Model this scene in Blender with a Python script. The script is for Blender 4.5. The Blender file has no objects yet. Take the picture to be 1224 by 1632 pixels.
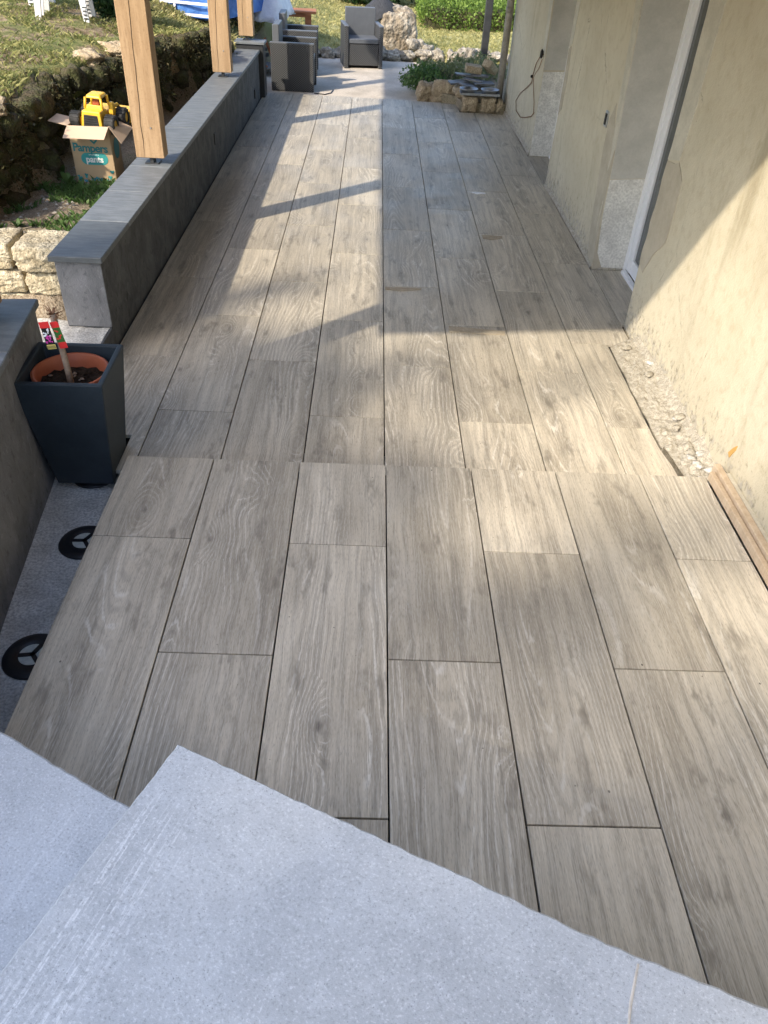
import bpy, bmesh, math, random
import numpy as np
from mathutils import Vector, Matrix, noise as mnoise

S = bpy.context.scene
COL = S.collection
random.seed(7)
rng = np.random.default_rng(11)
R_ = math.radians

# ------------------------------------------------------------------ camera
cam_d = bpy.data.cameras.new('camera')
cam = bpy.data.objects.new('camera', cam_d)
COL.objects.link(cam)
right = Vector((0.99883954, -0.0034675, 0.04803703))
down = Vector((0.03508764, -0.63084171, -0.7751178))
fwd = Vector((0.03299148, 0.77590381, -0.62998797))
mw = Matrix((right, -down, -fwd)).transposed().to_4x4()
mw.translation = Vector((-0.12005, 0.0, 2.2079))
cam.matrix_world = mw
cam_d.sensor_fit = 'VERTICAL'
cam_d.sensor_height = 32.0
cam_d.lens = 1218.25 / 1632 * 32.0
cam_d.clip_start = 0.02
cam_d.clip_end = 400
S.camera = cam

# ------------------------------------------------------------------ light
LIGHT = Vector((0.53, 0.515, -0.55)).normalized()      # travel direction of the sunlight
w = bpy.data.worlds.new('World'); S.world = w; w.use_nodes = True
wn = w.node_tree
for n in list(wn.nodes): wn.nodes.remove(n)
sky = wn.nodes.new('ShaderNodeTexSky'); sky.sky_type = 'NISHITA'; sky.sun_disc = False
sky.sun_elevation = math.asin(-LIGHT.z)
sky.sun_rotation = math.atan2(-LIGHT.x, -LIGHT.y)
sky.air_density = 1.0; sky.dust_density = 1.5; sky.ozone_density = 1.0
bg = wn.nodes.new('ShaderNodeBackground'); bg.inputs['Strength'].default_value = 0.15
wo = wn.nodes.new('ShaderNodeOutputWorld')
wn.links.new(sky.outputs[0], bg.inputs[0]); wn.links.new(bg.outputs[0], wo.inputs[0])
sd = bpy.data.lights.new('sun', 'SUN'); sd.energy = 2.15; sd.angle = R_(1.0); sd.color = (1.0, 0.87, 0.69)
sun = bpy.data.objects.new('sun', sd); COL.objects.link(sun)
sun.rotation_euler = LIGHT.to_track_quat('-Z', 'Y').to_euler()
sun.location = (-8, -8, 9)
S.render.engine = 'CYCLES'
S.cycles.max_bounces = 5; S.cycles.diffuse_bounces = 3; S.cycles.glossy_bounces = 2; S.cycles.transmission_bounces = 2; S.cycles.transparent_max_bounces = 4
S.cycles.caustics_reflective = False; S.cycles.caustics_refractive = False
S.view_settings.view_transform = 'Standard'
S.view_settings.look = 'None'
S.view_settings.exposure = 1.45
S.view_settings.gamma = 1.0
S.view_settings.use_curve_mapping = False

# ------------------------------------------------------------------ node helpers
class NT:
    def __init__(s, name, rough=0.7, spec=0.3):
        s.m = bpy.data.materials.new(name); s.m.use_nodes = True
        s.t = s.m.node_tree; s.n = s.t.nodes
        s.b = s.n.get('Principled BSDF')
        s.b.inputs['Roughness'].default_value = rough
        s.b.inputs['Specular IOR Level'].default_value = spec
        s._tc = None
    def new(s, k): return s.n.new(k)
    def put(s, inp, v):
        if hasattr(v, 'is_output') or isinstance(v, bpy.types.NodeSocket): s.t.links.new(v, inp)
        else:
            try: inp.default_value = v
            except Exception: inp.default_value = tuple(v) + (1.0,)
    def obj(s):
        if not s._tc: s._tc = s.new('ShaderNodeTexCoord')
        return s._tc.outputs['Object']
    def world(s):
        return s.new('ShaderNodeNewGeometry').outputs['Position']
    def rand(s): return s.new('ShaderNodeObjectInfo').outputs['Random']
    def sep(s, v):
        n = s.new('ShaderNodeSeparateXYZ'); s.put(n.inputs[0], v); return n.outputs
    def comb(s, x, y, z):
        n = s.new('ShaderNodeCombineXYZ')
        for i, q in enumerate((x, y, z)): s.put(n.inputs[i], q)
        return n.outputs[0]
    def ma(s, op, a, b=0.0, c=0.0, clamp=False):
        n = s.new('ShaderNodeMath'); n.operation = op; n.use_clamp = clamp
        s.put(n.inputs[0], a); s.put(n.inputs[1], b); s.put(n.inputs[2], c); return n.outputs[0]
    def scale(s, v, xyz):
        n = s.new('ShaderNodeVectorMath'); n.operation = 'MULTIPLY'
        s.put(n.inputs[0], v); n.inputs[1].default_value = xyz; return n.outputs[0]
    def noise(s, v, sc, detail=3, rough=0.55, w=None, dist=0.0):
        n = s.new('ShaderNodeTexNoise')
        if w is not None:
            n.noise_dimensions = '4D'; s.put(n.inputs['W'], w)
        s.put(n.inputs['Vector'], v); n.inputs['Scale'].default_value = sc
        n.inputs['Detail'].default_value = detail; n.inputs['Roughness'].default_value = rough
        n.inputs['Distortion'].default_value = dist
        return n.outputs[0]
    def voro(s, v, sc, feature='F1', out='Distance'):
        n = s.new('ShaderNodeTexVoronoi'); n.feature = feature
        s.put(n.inputs['Vector'], v); n.inputs['Scale'].default_value = sc
        return n.outputs[out] if out else n.outputs
    def ss(s, v, a, b, lo=0.0, hi=1.0):
        n = s.new('ShaderNodeMapRange'); n.interpolation_type = 'SMOOTHSTEP'
        s.put(n.inputs[0], v); n.inputs[1].default_value = a; n.inputs[2].default_value = b
        n.inputs[3].default_value = lo; n.inputs[4].default_value = hi
        return n.outputs[0]
    def mix(s, f, a, b, mode='MIX'):
        n = s.new('ShaderNodeMix'); n.data_type = 'RGBA'; n.blend_type = mode
        s.put(n.inputs[0], f)
        for i, q in ((6, a), (7, b)):
            if isinstance(q, bpy.types.NodeSocket): s.t.links.new(q, n.inputs[i])
            else: n.inputs[i].default_value = tuple(q) + (1.0,) if len(q) == 3 else q
        return n.outputs[2]
    def col(s, v): s.put(s.b.inputs['Base Color'], v if isinstance(v, bpy.types.NodeSocket) else tuple(v) + (1.0,))
    def rough(s, v): s.put(s.b.inputs['Roughness'], v)
    def bump(s, h, strength=0.3, dist=0.01):
        n = s.new('ShaderNodeBump'); n.inputs['Strength'].default_value = strength
        n.inputs['Distance'].default_value = dist; s.put(n.inputs['Height'], h)
        s.t.links.new(n.outputs[0], s.b.inputs['Normal'])

M = {}
def mottled(name, c1, c2, sc=8.0, rough=0.8, spec=0.25, bump=0.3, bd=0.004, fine=90.0, stretch=(1, 1, 1), lo=.35, hi=.65, fineamt=.25, world=False):
    t = NT(name, rough, spec)
    v = t.world() if world else t.obj()
    v = t.scale(v, stretch)
    n1 = t.noise(v, sc, 5, .6); n2 = t.noise(v, fine, 3, .6)
    c = t.mix(t.ss(n1, lo, hi), c1, c2)
    c = t.mix(t.ma('MULTIPLY', t.ss(n2, .35, .7), fineamt), c, tuple(x * .35 for x in c1))
    t.col(c)
    t.bump(t.ma('ADD', n2, t.ma('MULTIPLY', n1, 1.5)), bump, bd)
    M[name] = t.m
    return t

# --- wood-look porcelain tile
def make_tile_mat():
    t = NT('wood_look_porcelain', 0.42, 0.4)
    r = t.rand(); W = t.ma('MULTIPLY', r, 61.0)
    x, y, z = t.sep(t.obj())
    def nz(sx, sy, detail, off=0.0, rough=.55, xx=x):
        v = t.comb(t.ma('MULTIPLY', xx, sx), t.ma('MULTIPLY', y, sy), t.ma('ADD', W, off))
        return t.noise(v, 1.0, detail, rough)
    warp = nz(7.0, 2.8, 2, 1.7)
    xw = t.ma('ADD', x, t.ma('MULTIPLY', t.ma('SUBTRACT', warp, .5), 0.034))
    # knots: stretched cells, only some of them carry a knot
    kv = t.comb(t.ma('MULTIPLY', x, 5.2), t.ma('MULTIPLY', y, 2.6), W)
    vo = t.voro(kv, 1.0, 'F1', None)
    rag = nz(60, 26, 2, 31.0)
    kd = t.ma('ADD', vo['Distance'], t.ma('ADD', t.ma('MULTIPLY', t.ma('SUBTRACT', warp, .5), .16), t.ma('MULTIPLY', t.ma('SUBTRACT', rag, .5), .10)))
    kc = t.sep(vo['Color'])[0]
    has = t.ss(kc, .40, .70)
    bulge = t.ma('MULTIPLY', has, t.ma('EXPONENT', t.ma('MULTIPLY', t.ma('POWER', kd, 2.0), -9.0)))
    knot = t.ma('MULTIPLY', has, t.ss(kd, .0, .10, 1.0, 0.0))
    halo = t.ma('MULTIPLY', has, t.ss(kd, .03, .34, 1.0, 0.0))
    # contour field -> thin limed growth lines, broken up by the fibre
    n1 = nz(3.6, 0.40, 1.0, 5.0, .4, xw)
    f1 = nz(190, 4.2, 3, 2.2, .68, xw)
    fld = t.ma('ADD', t.ma('MULTIPLY', n1, 1.5), t.ma('ADD', t.ma('MULTIPLY', xw, 1.9), t.ma('MULTIPLY', bulge, .30)))
    fld = t.ma('ADD', fld, t.ma('MULTIPLY', f1, .026))
    s1 = t.ma('SINE', t.ma('MULTIPLY', fld, 2 * math.pi * 15))
    line = t.ss(s1, .76, 1.0); dline = t.ss(s1, -1.0, -.6, 1.0, 0.0)
    m0 = nz(5.2, .75, 2, 9.3)
    mask = t.ma('MAXIMUM', t.ss(m0, .46, .60), t.ma('MULTIPLY', halo, .7))
    brk = t.ss(rag, .34, .56, .25, 1.0)
    line = t.ma('MULTIPLY', t.ma('MULTIPLY', line, mask), brk)
    f2 = nz(34, 1.0, 4, 3.9, .65, xw)
    f3 = nz(480, 40, 1, 14.0)
    blot = nz(6.0, 1.1, 3, 12.0, .6, xw)
    c = t.mix(t.ss(blot, .28, .72), (.392, .352, .282), (.610, .556, .456))
    c = t.mix(t.ss(f2, .40, .68, 0.0, .60), c, (.255, .232, .192))
    c = t.mix(t.ss(f1, .48, .66, 0.0, .45), c, (.650, .600, .505))
    c = t.mix(t.ss(f1, .29, .44, .46, 0.0), c, (.170, .158, .138))
    c = t.mix(t.ma('MULTIPLY', t.ma('MULTIPLY', dline, mask), .30), c, (.200, .186, .162))
    c = t.mix(t.ma('MULTIPLY', line, .52), c, (.790, .765, .700))
    c = t.mix(t.ss(f3, .58, .70, 0.0, .40), c, (.150, .140, .124))
    c = t.mix(t.ss(f3, .30, .42, .30, 0.0), c, (.660, .650, .600))
    sm = t.ss(nz(12, 3.4, 4, 21.0, .66), .55, .72)
    c = t.mix(t.ma('MULTIPLY', sm, .66), c, (.180, .162, .134))
    c = t.mix(t.ma('MULTIPLY', halo, .30), c, (.185, .168, .145))
    c = t.mix(t.ma('MULTIPLY', knot, t.ss(f1, .3, .6, .95, .5)), c, (.080, .072, .064))
    ph = t.voro(t.comb(t.ma('MULTIPLY', x, 7.0), t.ma('MULTIPLY', y, 5.0), t.ma('ADD', W, 20.0)), 1.0)
    c = t.mix(t.ss(ph, .018, .03, .85, 0.0), c, (.05, .045, .04))
    hv = t.new('ShaderNodeHueSaturation'); t.put(hv.inputs['Value'], t.ss(r, 0, 1, .88, 1.10)); t.put(hv.inputs['Color'], c)
    c = hv.outputs[0]
    wn_ = t.noise(t.world(), 2.3, 5, .68)
    c = t.mix(t.ss(wn_, .50, .76, 0.0, .24), c, (.58, .55, .48))
    t.col(c)
    t.rough(t.ss(wn_, .3, .7, .38, .54))
    M['tile'] = t.m
make_tile_mat()

# --- light concrete of the stairs
def make_stair_mat():
    t = NT('stair_concrete', 0.75, 0.25)
    v = t.obj(); x, y, z = t.sep(v)
    n1 = t.noise(v, 3.4, 5, .62); n2 = t.noise(v, 26, 4, .65); n3 = t.noise(v, 185, 3, .7)
    c = t.mix(t.ss(n1, .32, .70), (.420, .438, .455), (.515, .535, .552))
    c = t.mix(t.ss(n2, .46, .72, 0, .50), c, (.54, .565, .59))
    c = t.mix(t.ss(n2, .30, .44, .20, 0), c, (.34, .35, .36))
    # trowel scrapes: broken pale lines running parallel to the short side
    jit = t.noise(t.scale(v, (9, 3, 1)), 1.0, 2, .5)
    xs = t.ma('ADD', x, t.ma('ADD', t.ma('MULTIPLY', t.ma('SUBTRACT', jit, .5), .016), t.ma('MULTIPLY', y, .06)))
    lines = t.ss(t.noise(t.comb(t.ma('MULTIPLY', xs, 105.0), t.ma('MULTIPLY', y, .5), 3.0), 1.0, 2, .6), .50, .62)
    z1 = t.ma('MULTIPLY', t.ma('MULTIPLY', t.ss(x, .012, .03), t.ss(x, .12, .20, 1, 0)), t.ss(y, -.08, -.20))
    z2 = t.ma('MULTIPLY', t.ss(t.noise(t.comb(t.ma('MULTIPLY', x, 4.6), t.ma('MULTIPLY', y, 2.4), 8.0), 1.0, 1, .5), .56, .66), .45)
    broken = t.ss(t.noise(v, 95, 2, .5), .36, .54)
    c = t.mix(t.ma('MULTIPLY', t.ma('MULTIPLY', lines, t.ma('MAXIMUM', z1, z2)), t.ma('MULTIPLY', broken, .66)), c, (.76, .77, .78))
    pores = t.ss(t.voro(t.scale(v, (1, 1, .2)), 150), .08, .24, .62, 0.0)
    pores = t.ma('MULTIPLY', pores, t.ss(n2, .50, .62))
    c = t.mix(pores, c, (.15, .15, .155))
    c = t.mix(t.ss(n3, .54, .68, 0, .60), c, (.72, .735, .75))
    c = t.mix(t.ss(n3, .32, .45, .55, 0), c, (.23, .24, .25))
    t.col(c)
    t.bump(t.ma('SUBTRACT', n3, t.ma('MULTIPLY', pores, 1.6)), .35, .003)
    M['stair'] = t.m
make_stair_mat()

# --- house plaster
def make_wall_mat():
    t = NT('cream_plaster', 0.85, 0.15)
    v = t.world(); x, y, z = t.sep(v)
    n1 = t.noise(v, 1.6, 5, .6); n2 = t.noise(v, 14, 5, .65); n3 = t.noise(v, 120, 3, .6)
    c = t.mix(t.ss(n1, .3, .7), (.495, .450, .340), (.575, .530, .415))
    c = t.mix(t.ss(n2, .46, .72, 0, .45), c, (.40, .345, .235))
    # paint flaked to grey render above the footing, ragged
    zz = t.ma('ADD', z, t.ma('MULTIPLY', t.ma('SUBTRACT', n2, .5), -.9))
    flake = t.ma('MULTIPLY', t.ss(zz, .02, .20, 1, 0), t.ss(t.noise(v, 30, 4, .7), .42, .52))
    c = t.mix(t.ma('MULTIPLY', flake, .85), c, (.40, .375, .33))
    mould = t.ma('MULTIPLY', t.ss(zz, -.05, .42, 1, 0), t.ss(t.noise(t.scale(v, (40, 40, 24)), 1.0, 5, .75), .52, .62))
    c = t.mix(t.ma('MULTIPLY', mould, .75), c, (.17, .15, .11))
    # water streak
    st = t.noise(t.comb(0.0, t.ma('MULTIPLY', y, 3.2), t.ma('MULTIPLY', z, .35)), 1.0, 4, .6)
    c = t.mix(t.ss(st, .56, .74, 0, .50), c, (.22, .185, .115))
    sp = t.ma('MULTIPLY', t.ss(t.voro(v, 22), .05, .11, 1, 0), t.ss(t.noise(v, 3.3, 3, .6), .55, .66))
    c = t.mix(t.ma('MULTIPLY', sp, .7), c, (.25, .21, .15))
    ck = t.voro(t.scale(v, (1.5, 1.5, .9)), 1.0, 'DISTANCE_TO_EDGE')
    ck = t.ma('ADD', ck, t.ma('MULTIPLY', t.ma('SUBTRACT', n2, .5), .06))
    crk = t.ma('MULTIPLY', t.ss(t.ma('ABSOLUTE', ck), .0, .006, 1, 0), t.ss(n1, .50, .60))
    c = t.mix(t.ma('MULTIPLY', crk, .6), c, (.14, .12, .08))
    t.col(c)
    t.bump(t.ma('SUBTRACT', t.ma('ADD', n3, t.ma('MULTIPLY', n2, 2.2)), t.ma('MULTIPLY', flake, 1.0)), .45, .006)
    M['cream'] = t.m
make_wall_mat()

mottled('brown_mortar', (.40, .36, .285), (.475, .43, .345), 6, .9, .15, .3, .003, fineamt=.1)
mottled('pale_mortar', (.48, .455, .38), (.57, .54, .455), 7, .9, .15, .35, .003, fineamt=.15)
mottled('reveal_white', (.64, .63, .59), (.78, .77, .72), 9, .9, .15, .5, .004, fineamt=.4, fine=60)
mottled('reveal_grey', (.45, .445, .405), (.53, .52, .475), 5, .9, .15, .25, .003, fineamt=.1)
mottled('footing_mortar', (.38, .35, .29), (.53, .495, .42), 34, .95, .1, .5, .006, fine=140, fineamt=.5, world=True)
mottled('slab_concrete', (.56, .54, .50), (.78, .76, .71), 7, .95, .12, .9, .006, fine=90, fineamt=.6, world=True)
mottled('pale_concrete', (.50, .45, .38), (.66, .60, .52), 2.2, .9, .15, .4, .006, fine=45, fineamt=.25, world=True)
mottled('dark_bed', (.008, .008, .010), (.014, .014, .016), 8)
def make_render_mat(name, c1, c2):
    t = NT(name, .8, .2); v = t.world()
    n1 = t.noise(t.scale(v, (6, 6, 4.5)), 1.0, 5, .65, dist=.8); n2 = t.noise(t.scale(v, (26, 26, 14)), 1.0, 4, .7, dist=.9); n3 = t.noise(v, 150, 2, .6)
    c = t.mix(t.ss(n1, .34, .68), c1, c2)
    c = t.mix(t.ss(n2, .53, .72, 0, .7), c, tuple(q * .40 for q in c1))
    c = t.mix(t.ss(n2, .30, .42, .45, 0), c, tuple(min(1, q * 1.5) for q in c2))
    c = t.mix(t.ss(n3, .62, .74, 0, .35), c, tuple(q * .4 for q in c1))
    t.col(c); t.bump(t.ma('ADD', t.ma('MULTIPLY', n2, 2.0), n3), .5, .005); M[name] = t.m
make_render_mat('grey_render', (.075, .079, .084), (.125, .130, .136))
make_render_mat('grey_render_pale', (.150, .155, .165), (.215, .220, .232))
mottled('slate_coping', (.140, .160, .180), (.205, .230, .255), 5, .55, .4, .25, .003, stretch=(1.5, 6, 4), fineamt=.2, fine=50)
mottled('slate_shaded', (.085, .098, .108), (.125, .140, .150), 5, .5, .4, .25, .003, stretch=(1.5, 6, 4), fineamt=.2, fine=50)  # darker copy of the coping slate, shade painted into the colour
mottled('slate', (.09, .10, .115), (.19, .20, .22), 6, .5, .5, .3, .003)
mottled('limestone', (.50, .42, .28), (.72, .64, .47), 9, .9, .15, .9, .02, fine=55, fineamt=.6)
mottled('bed_stone', (.42, .33, .22), (.60, .50, .35), 9, .9, .15, .9, .02, fine=55, fineamt=.5)
mottled('edging_rock', (.34, .31, .26), (.62, .58, .50), 8, .95, .1, 1.0, .03, fine=30, fineamt=.7)
mottled('boulder_rock', (.36, .30, .22), (.66, .60, .50), 4.0, .95, .1, 1.0, .05, fine=16, fineamt=.85)
mottled('mossy_rock', (.12, .10, .07), (.085, .095, .04), 7, .95, .1, 1.0, .03, fine=40, fineamt=.6)
mottled('pot_charcoal', (.018, .027, .036), (.026, .037, .048), 4, .55, .35, .12, .002, fineamt=.15)
mottled('terracotta_plastic', (.34, .095, .045), (.40, .12, .06), 5, .5, .35, .05, .001, fineamt=.05)
mottled('potting_soil', (.030, .022, .016), (.075, .056, .040), 30, .95, .1, 1.0, .01, fine=120, fineamt=.5)
mottled('bark_stick', (.27, .20, .15), (.36, .28, .21), 30, .9, .1, .6, .003)
mottled('dry_twig', (.16, .085, .05), (.26, .15, .10), 20, .9, .1)
mottled('black_plastic', (.012, .013, .016), (.02, .021, .025), 9, .42, .45, .1, .001, fineamt=.1)
mottled('pale_plate', (.50, .53, .48), (.60, .62, .57), 9, .6, .3)
mottled('white_upvc', (.74, .76, .80), (.78, .80, .84), 3, .35, .5, .02, .001, fineamt=.02)
mottled('white_plastic', (.66, .67, .68), (.76, .77, .77), 6, .45, .4, .05, .001, fineamt=.08)
mottled('white_sheet', (.66, .67, .72), (.80, .81, .84), 4, .5, .3, .5, .03, fine=14, fineamt=.05)
mottled('dark_metal', (.030, .033, .038), (.045, .048, .053), 6, .45, .5, .05, .001)
mottled('galvanised', (.34, .36, .38), (.46, .48, .50), 12, .35, .6, .05, .001)
M['galvanised'].node_tree.nodes['Principled BSDF'].inputs['Metallic'].default_value = .7
mottled('downpipe_zinc', (.24, .22, .19), (.34, .32, .28), 9, .55, .4, .1, .002)
mottled('rust_cable', (.16, .07, .025), (.24, .11, .05), 40, .7, .3)
mottled('red_brown_wood', (.30, .115, .05), (.42, .18, .085), 3, .6, .3, .1, .002, stretch=(1, 6, 6))
mottled('dark_fabric', (.045, .048, .055), (.075, .08, .09), 20, .95, .1, .4, .006, stretch=(8, 1, 1))
mottled('tan_strip', (.40, .345, .26), (.48, .42, .325), 14, .85, .15, .1, .001)
mottled('painted_glint', (.75, .76, .78), (.85, .85, .86), 14, .4, .4)  # near-white for a sun glint drawn as a flat piece
mottled('toy_yellow', (.78, .46, .035), (.86, .54, .055), 6, .4, .4, .03, .001, fineamt=.05)
mottled('toy_tyre', (.022, .024, .026), (.05, .05, .052), 18, .7, .3, .2, .002)
mottled('toy_red', (.36, .08, .03), (.5, .14, .05), 8, .5, .3)
mottled('board', (.34, .26, .17), (.52, .41, .28), 3, .85, .2, .2, .003, stretch=(14, 1.5, 1.5))
def make_carton():
    t = NT('carton', .85, .15); v = t.obj()
    n = t.noise(v, 9, 4, .6); c = t.mix(n, (.45, .33, .20), (.54, .41, .26)); t.col(c); M['carton'] = t.m
    t = NT('carton_inside', .85, .15); v = t.obj()
    n = t.noise(v, 9, 4, .6); c = t.mix(n, (.60, .45, .33), (.66, .51, .38)); t.col(c); M['carton_inside'] = t.m
    for nm, c in (('print_teal', (.05, .33, .33)), ('print_teal_dark', (.03, .22, .24)), ('print_white', (.78, .80, .78)), ('print_blue', (.07, .27, .42)),
                  ('tag_red', (.62, .03, .03)), ('tag_pink', (.60, .05, .36)), ('tag_white', (.75, .78, .85)), ('tag_green', (.03, .13, .03)), ('tag_yellow', (.75, .62, .18)), ('black_print', (.01, .01, .01)), ('orange_stain', (.50, .30, .09))):
        t = NT(nm, .5, .35); t.col(c); M[nm] = t.m
make_carton()
def make_timber(name, c1, c2, c3):
    t = NT(name, .75, .2); r = t.rand(); W = t.ma('MULTIPLY', r, 40)
    x, y, z = t.sep(t.obj())
    v = t.comb(x, y, t.ma('MULTIPLY', z, .07))
    n1 = t.noise(v, 26, 4, .6, w=W); n2 = t.noise(v, 160, 3, .6, w=W)
    saw = t.noise(t.comb(t.ma('MULTIPLY', x, .8), t.ma('MULTIPLY', y, .8), z), 75, 2, .6, w=W)
    big = t.noise(t.obj(), 2.4, 3, .5, w=W)
    c = t.mix(t.ss(n1, .35, .66), c1, c2)
    c = t.mix(t.ss(n2, .5, .7, 0, .35), c, c3)
    c = t.mix(t.ss(saw, .52, .68, 0, .18), c, c3)
    c = t.mix(t.ss(big, .45, .75, 0, .30), c, tuple(q * .75 for q in c1))
    # knots
    kv = t.comb(t.ma('MULTIPLY', x, 5), t.ma('MULTIPLY', y, 5), t.ma('MULTIPLY', z, 2.0))
    kd = t.voro(kv, 1.0)
    c = t.mix(t.ss(kd, .06, .13, .8, 0), c, tuple(q * .35 for q in c3))
    t.col(c); t.bump(t.ma('ADD', n2, saw), .35, .003); M[name] = t.m
make_timber('pine_post', (.36, .245, .145), (.47, .335, .21), (.19, .12, .065))
make_timber('pale_batten', (.44, .345, .245), (.52, .42, .31), (.30, .215, .14))
def make_weave():
    t = NT('rattan_weave', .5, .4); v = t.obj(); x, y, z = t.sep(v)
    u = t.ma('ADD', x, y)
    a = t.ma('SINE', t.ma('MULTIPLY', u, 2 * math.pi / .034)); b = t.ma('SINE', t.ma('MULTIPLY', z, 2 * math.pi / .026))
    p = t.ma('MULTIPLY', a, b)
    t.col(t.mix(t.ss(p, -.6, .6), (.026, .029, .034), (.100, .106, .115))); t.bump(p, .5, .003); M['weave'] = t.m
    t = NT('rattan_smooth', .45, .45); n = t.noise(t.obj(), 12, 4, .6)
    t.col(t.mix(n, (.095, .108, .128), (.145, .160, .185))); M['weave_top'] = t.m
make_weave()
def make_pool():
    t = NT('pool_blue', .45, .4); n = t.noise(t.obj(), 3.5, 4, .6, dist=.6)
    t.col(t.mix(t.ss(n, .35, .65), (.03, .12, .42), (.09, .24, .62))); t.bump(n, .6, .05); M['pool_blue'] = t.m
make_pool()
def make_glass():
    t = NT('dark_glass', .05, .6); n = t.noise(t.obj(), 2, 2, .5)
    t.col(t.mix(n, (.05, .06, .065), (.075, .085, .09))); M['dark_glass'] = t.m
make_glass()
def leaf_mat(name, c1, c2, rough=.55, trans=.25):
    t = NT(name, rough, .3)
    at = t.new('ShaderNodeAttribute'); at.attribute_name = 'tint'
    f = t.ma('ADD', t.ma('MULTIPLY', at.outputs['Fac'], .75), t.ma('MULTIPLY', t.noise(t.world(), 1.3, 3, .6), .35), clamp=True)
    c = t.mix(f, c1, c2); t.col(c)
    tr = t.new('ShaderNodeBsdfTranslucent'); t.put(tr.inputs['Color'], t.mix(f, tuple(q * 1.2 for q in c1), tuple(q * 1.3 for q in c2)))
    mx = t.new('ShaderNodeMixShader'); mx.inputs[0].default_value = trans
    t.t.links.new(t.b.outputs[0], mx.inputs[1]); t.t.links.new(tr.outputs[0], mx.inputs[2])
    t.t.links.new(mx.outputs[0], t.n['Material Output'].inputs[0]); M[name] = t.m
leaf_mat('grass_blade', (.085, .140, .035), (.360, .330, .130))
leaf_mat('dry_grass', (.200, .215, .070), (.520, .470, .220))
leaf_mat('hedge_leaf', (.045, .095, .014), (.210, .310, .060))
leaf_mat('dark_leaf', (.015, .040, .012), (.050, .105, .030))
leaf_mat('weed_leaf', (.050, .110, .028), (.135, .230, .070))
leaf_mat('bed_leaf', (.080, .125, .050), (.260, .280, .140))
leaf_mat('moss_leaf', (.028, .045, .012), (.150, .125, .065))
def make_ground():
    t = NT('garden_ground', .95, .1); v = t.world()
    n1 = t.noise(v, 1.5, 5, .65); n2 = t.noise(v, 11, 5, .7); n3 = t.noise(v, 70, 3, .6)
    g = t.mix(t.ss(n2, .35, .65), (.110, .140, .045), (.27, .25, .105))
    d = t.mix(t.ss(n2, .4, .6), (.17, .125, .075), (.36, .28, .185))
    c = t.mix(t.ss(n1, .43, .54), g, d)
    x, y, z = t.sep(v)
    c = t.mix(t.ss(t.ma('ADD', z, t.ma('MULTIPLY', n2, .25)), .58, .72, .75, 0.0), c, t.mix(t.ss(n3, .4, .6), (.22, .175, .125), (.46, .39, .30)))
    far = t.ss(y, 13.5, 15.5)
    c = t.mix(far, c, t.mix(t.ss(n1, .35, .65), (.27, .28, .11), (.46, .43, .20)))
    c = t.mix(t.ss(n3, .52, .7, 0, .4), c, (.05, .04, .025))
    t.col(c); t.bump(t.ma('ADD', t.ma('MULTIPLY', n2, 2), n3), .8, .02); M['ground'] = t.m
make_ground()

# ------------------------------------------------------------------ mesh helpers
def link(o, parent=None):
    COL.objects.link(o)
    if parent is not None: o.parent = parent
    return o
def tag(o, label=None, cat=None, group=None, kind=None):
    if label: o['label'] = label
    if cat: o['category'] = cat
    if group: o['group'] = group
    if kind: o['kind'] = kind
    return o
def empty(name, loc, rz=0.0, label=None, cat=None, group=None):
    o = bpy.data.objects.new(name, None); o.empty_display_size = .1
    o.location = loc; o.rotation_euler = (0, 0, rz); link(o)
    return tag(o, label, cat, group)
def mesh_obj(name, verts, faces, mat, parent=None, smooth=False, loc=None):
    me = bpy.data.meshes.new(name); me.from_pydata([tuple(v) for v in verts], [], faces); me.update()
    if mat: me.materials.append(M[mat] if isinstance(mat, str) else mat)
    if smooth:
        for p in me.polygons: p.use_smooth = True
    o = bpy.data.objects.new(name, me)
    if loc is not None: o.location = loc
    return link(o, parent)
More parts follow.
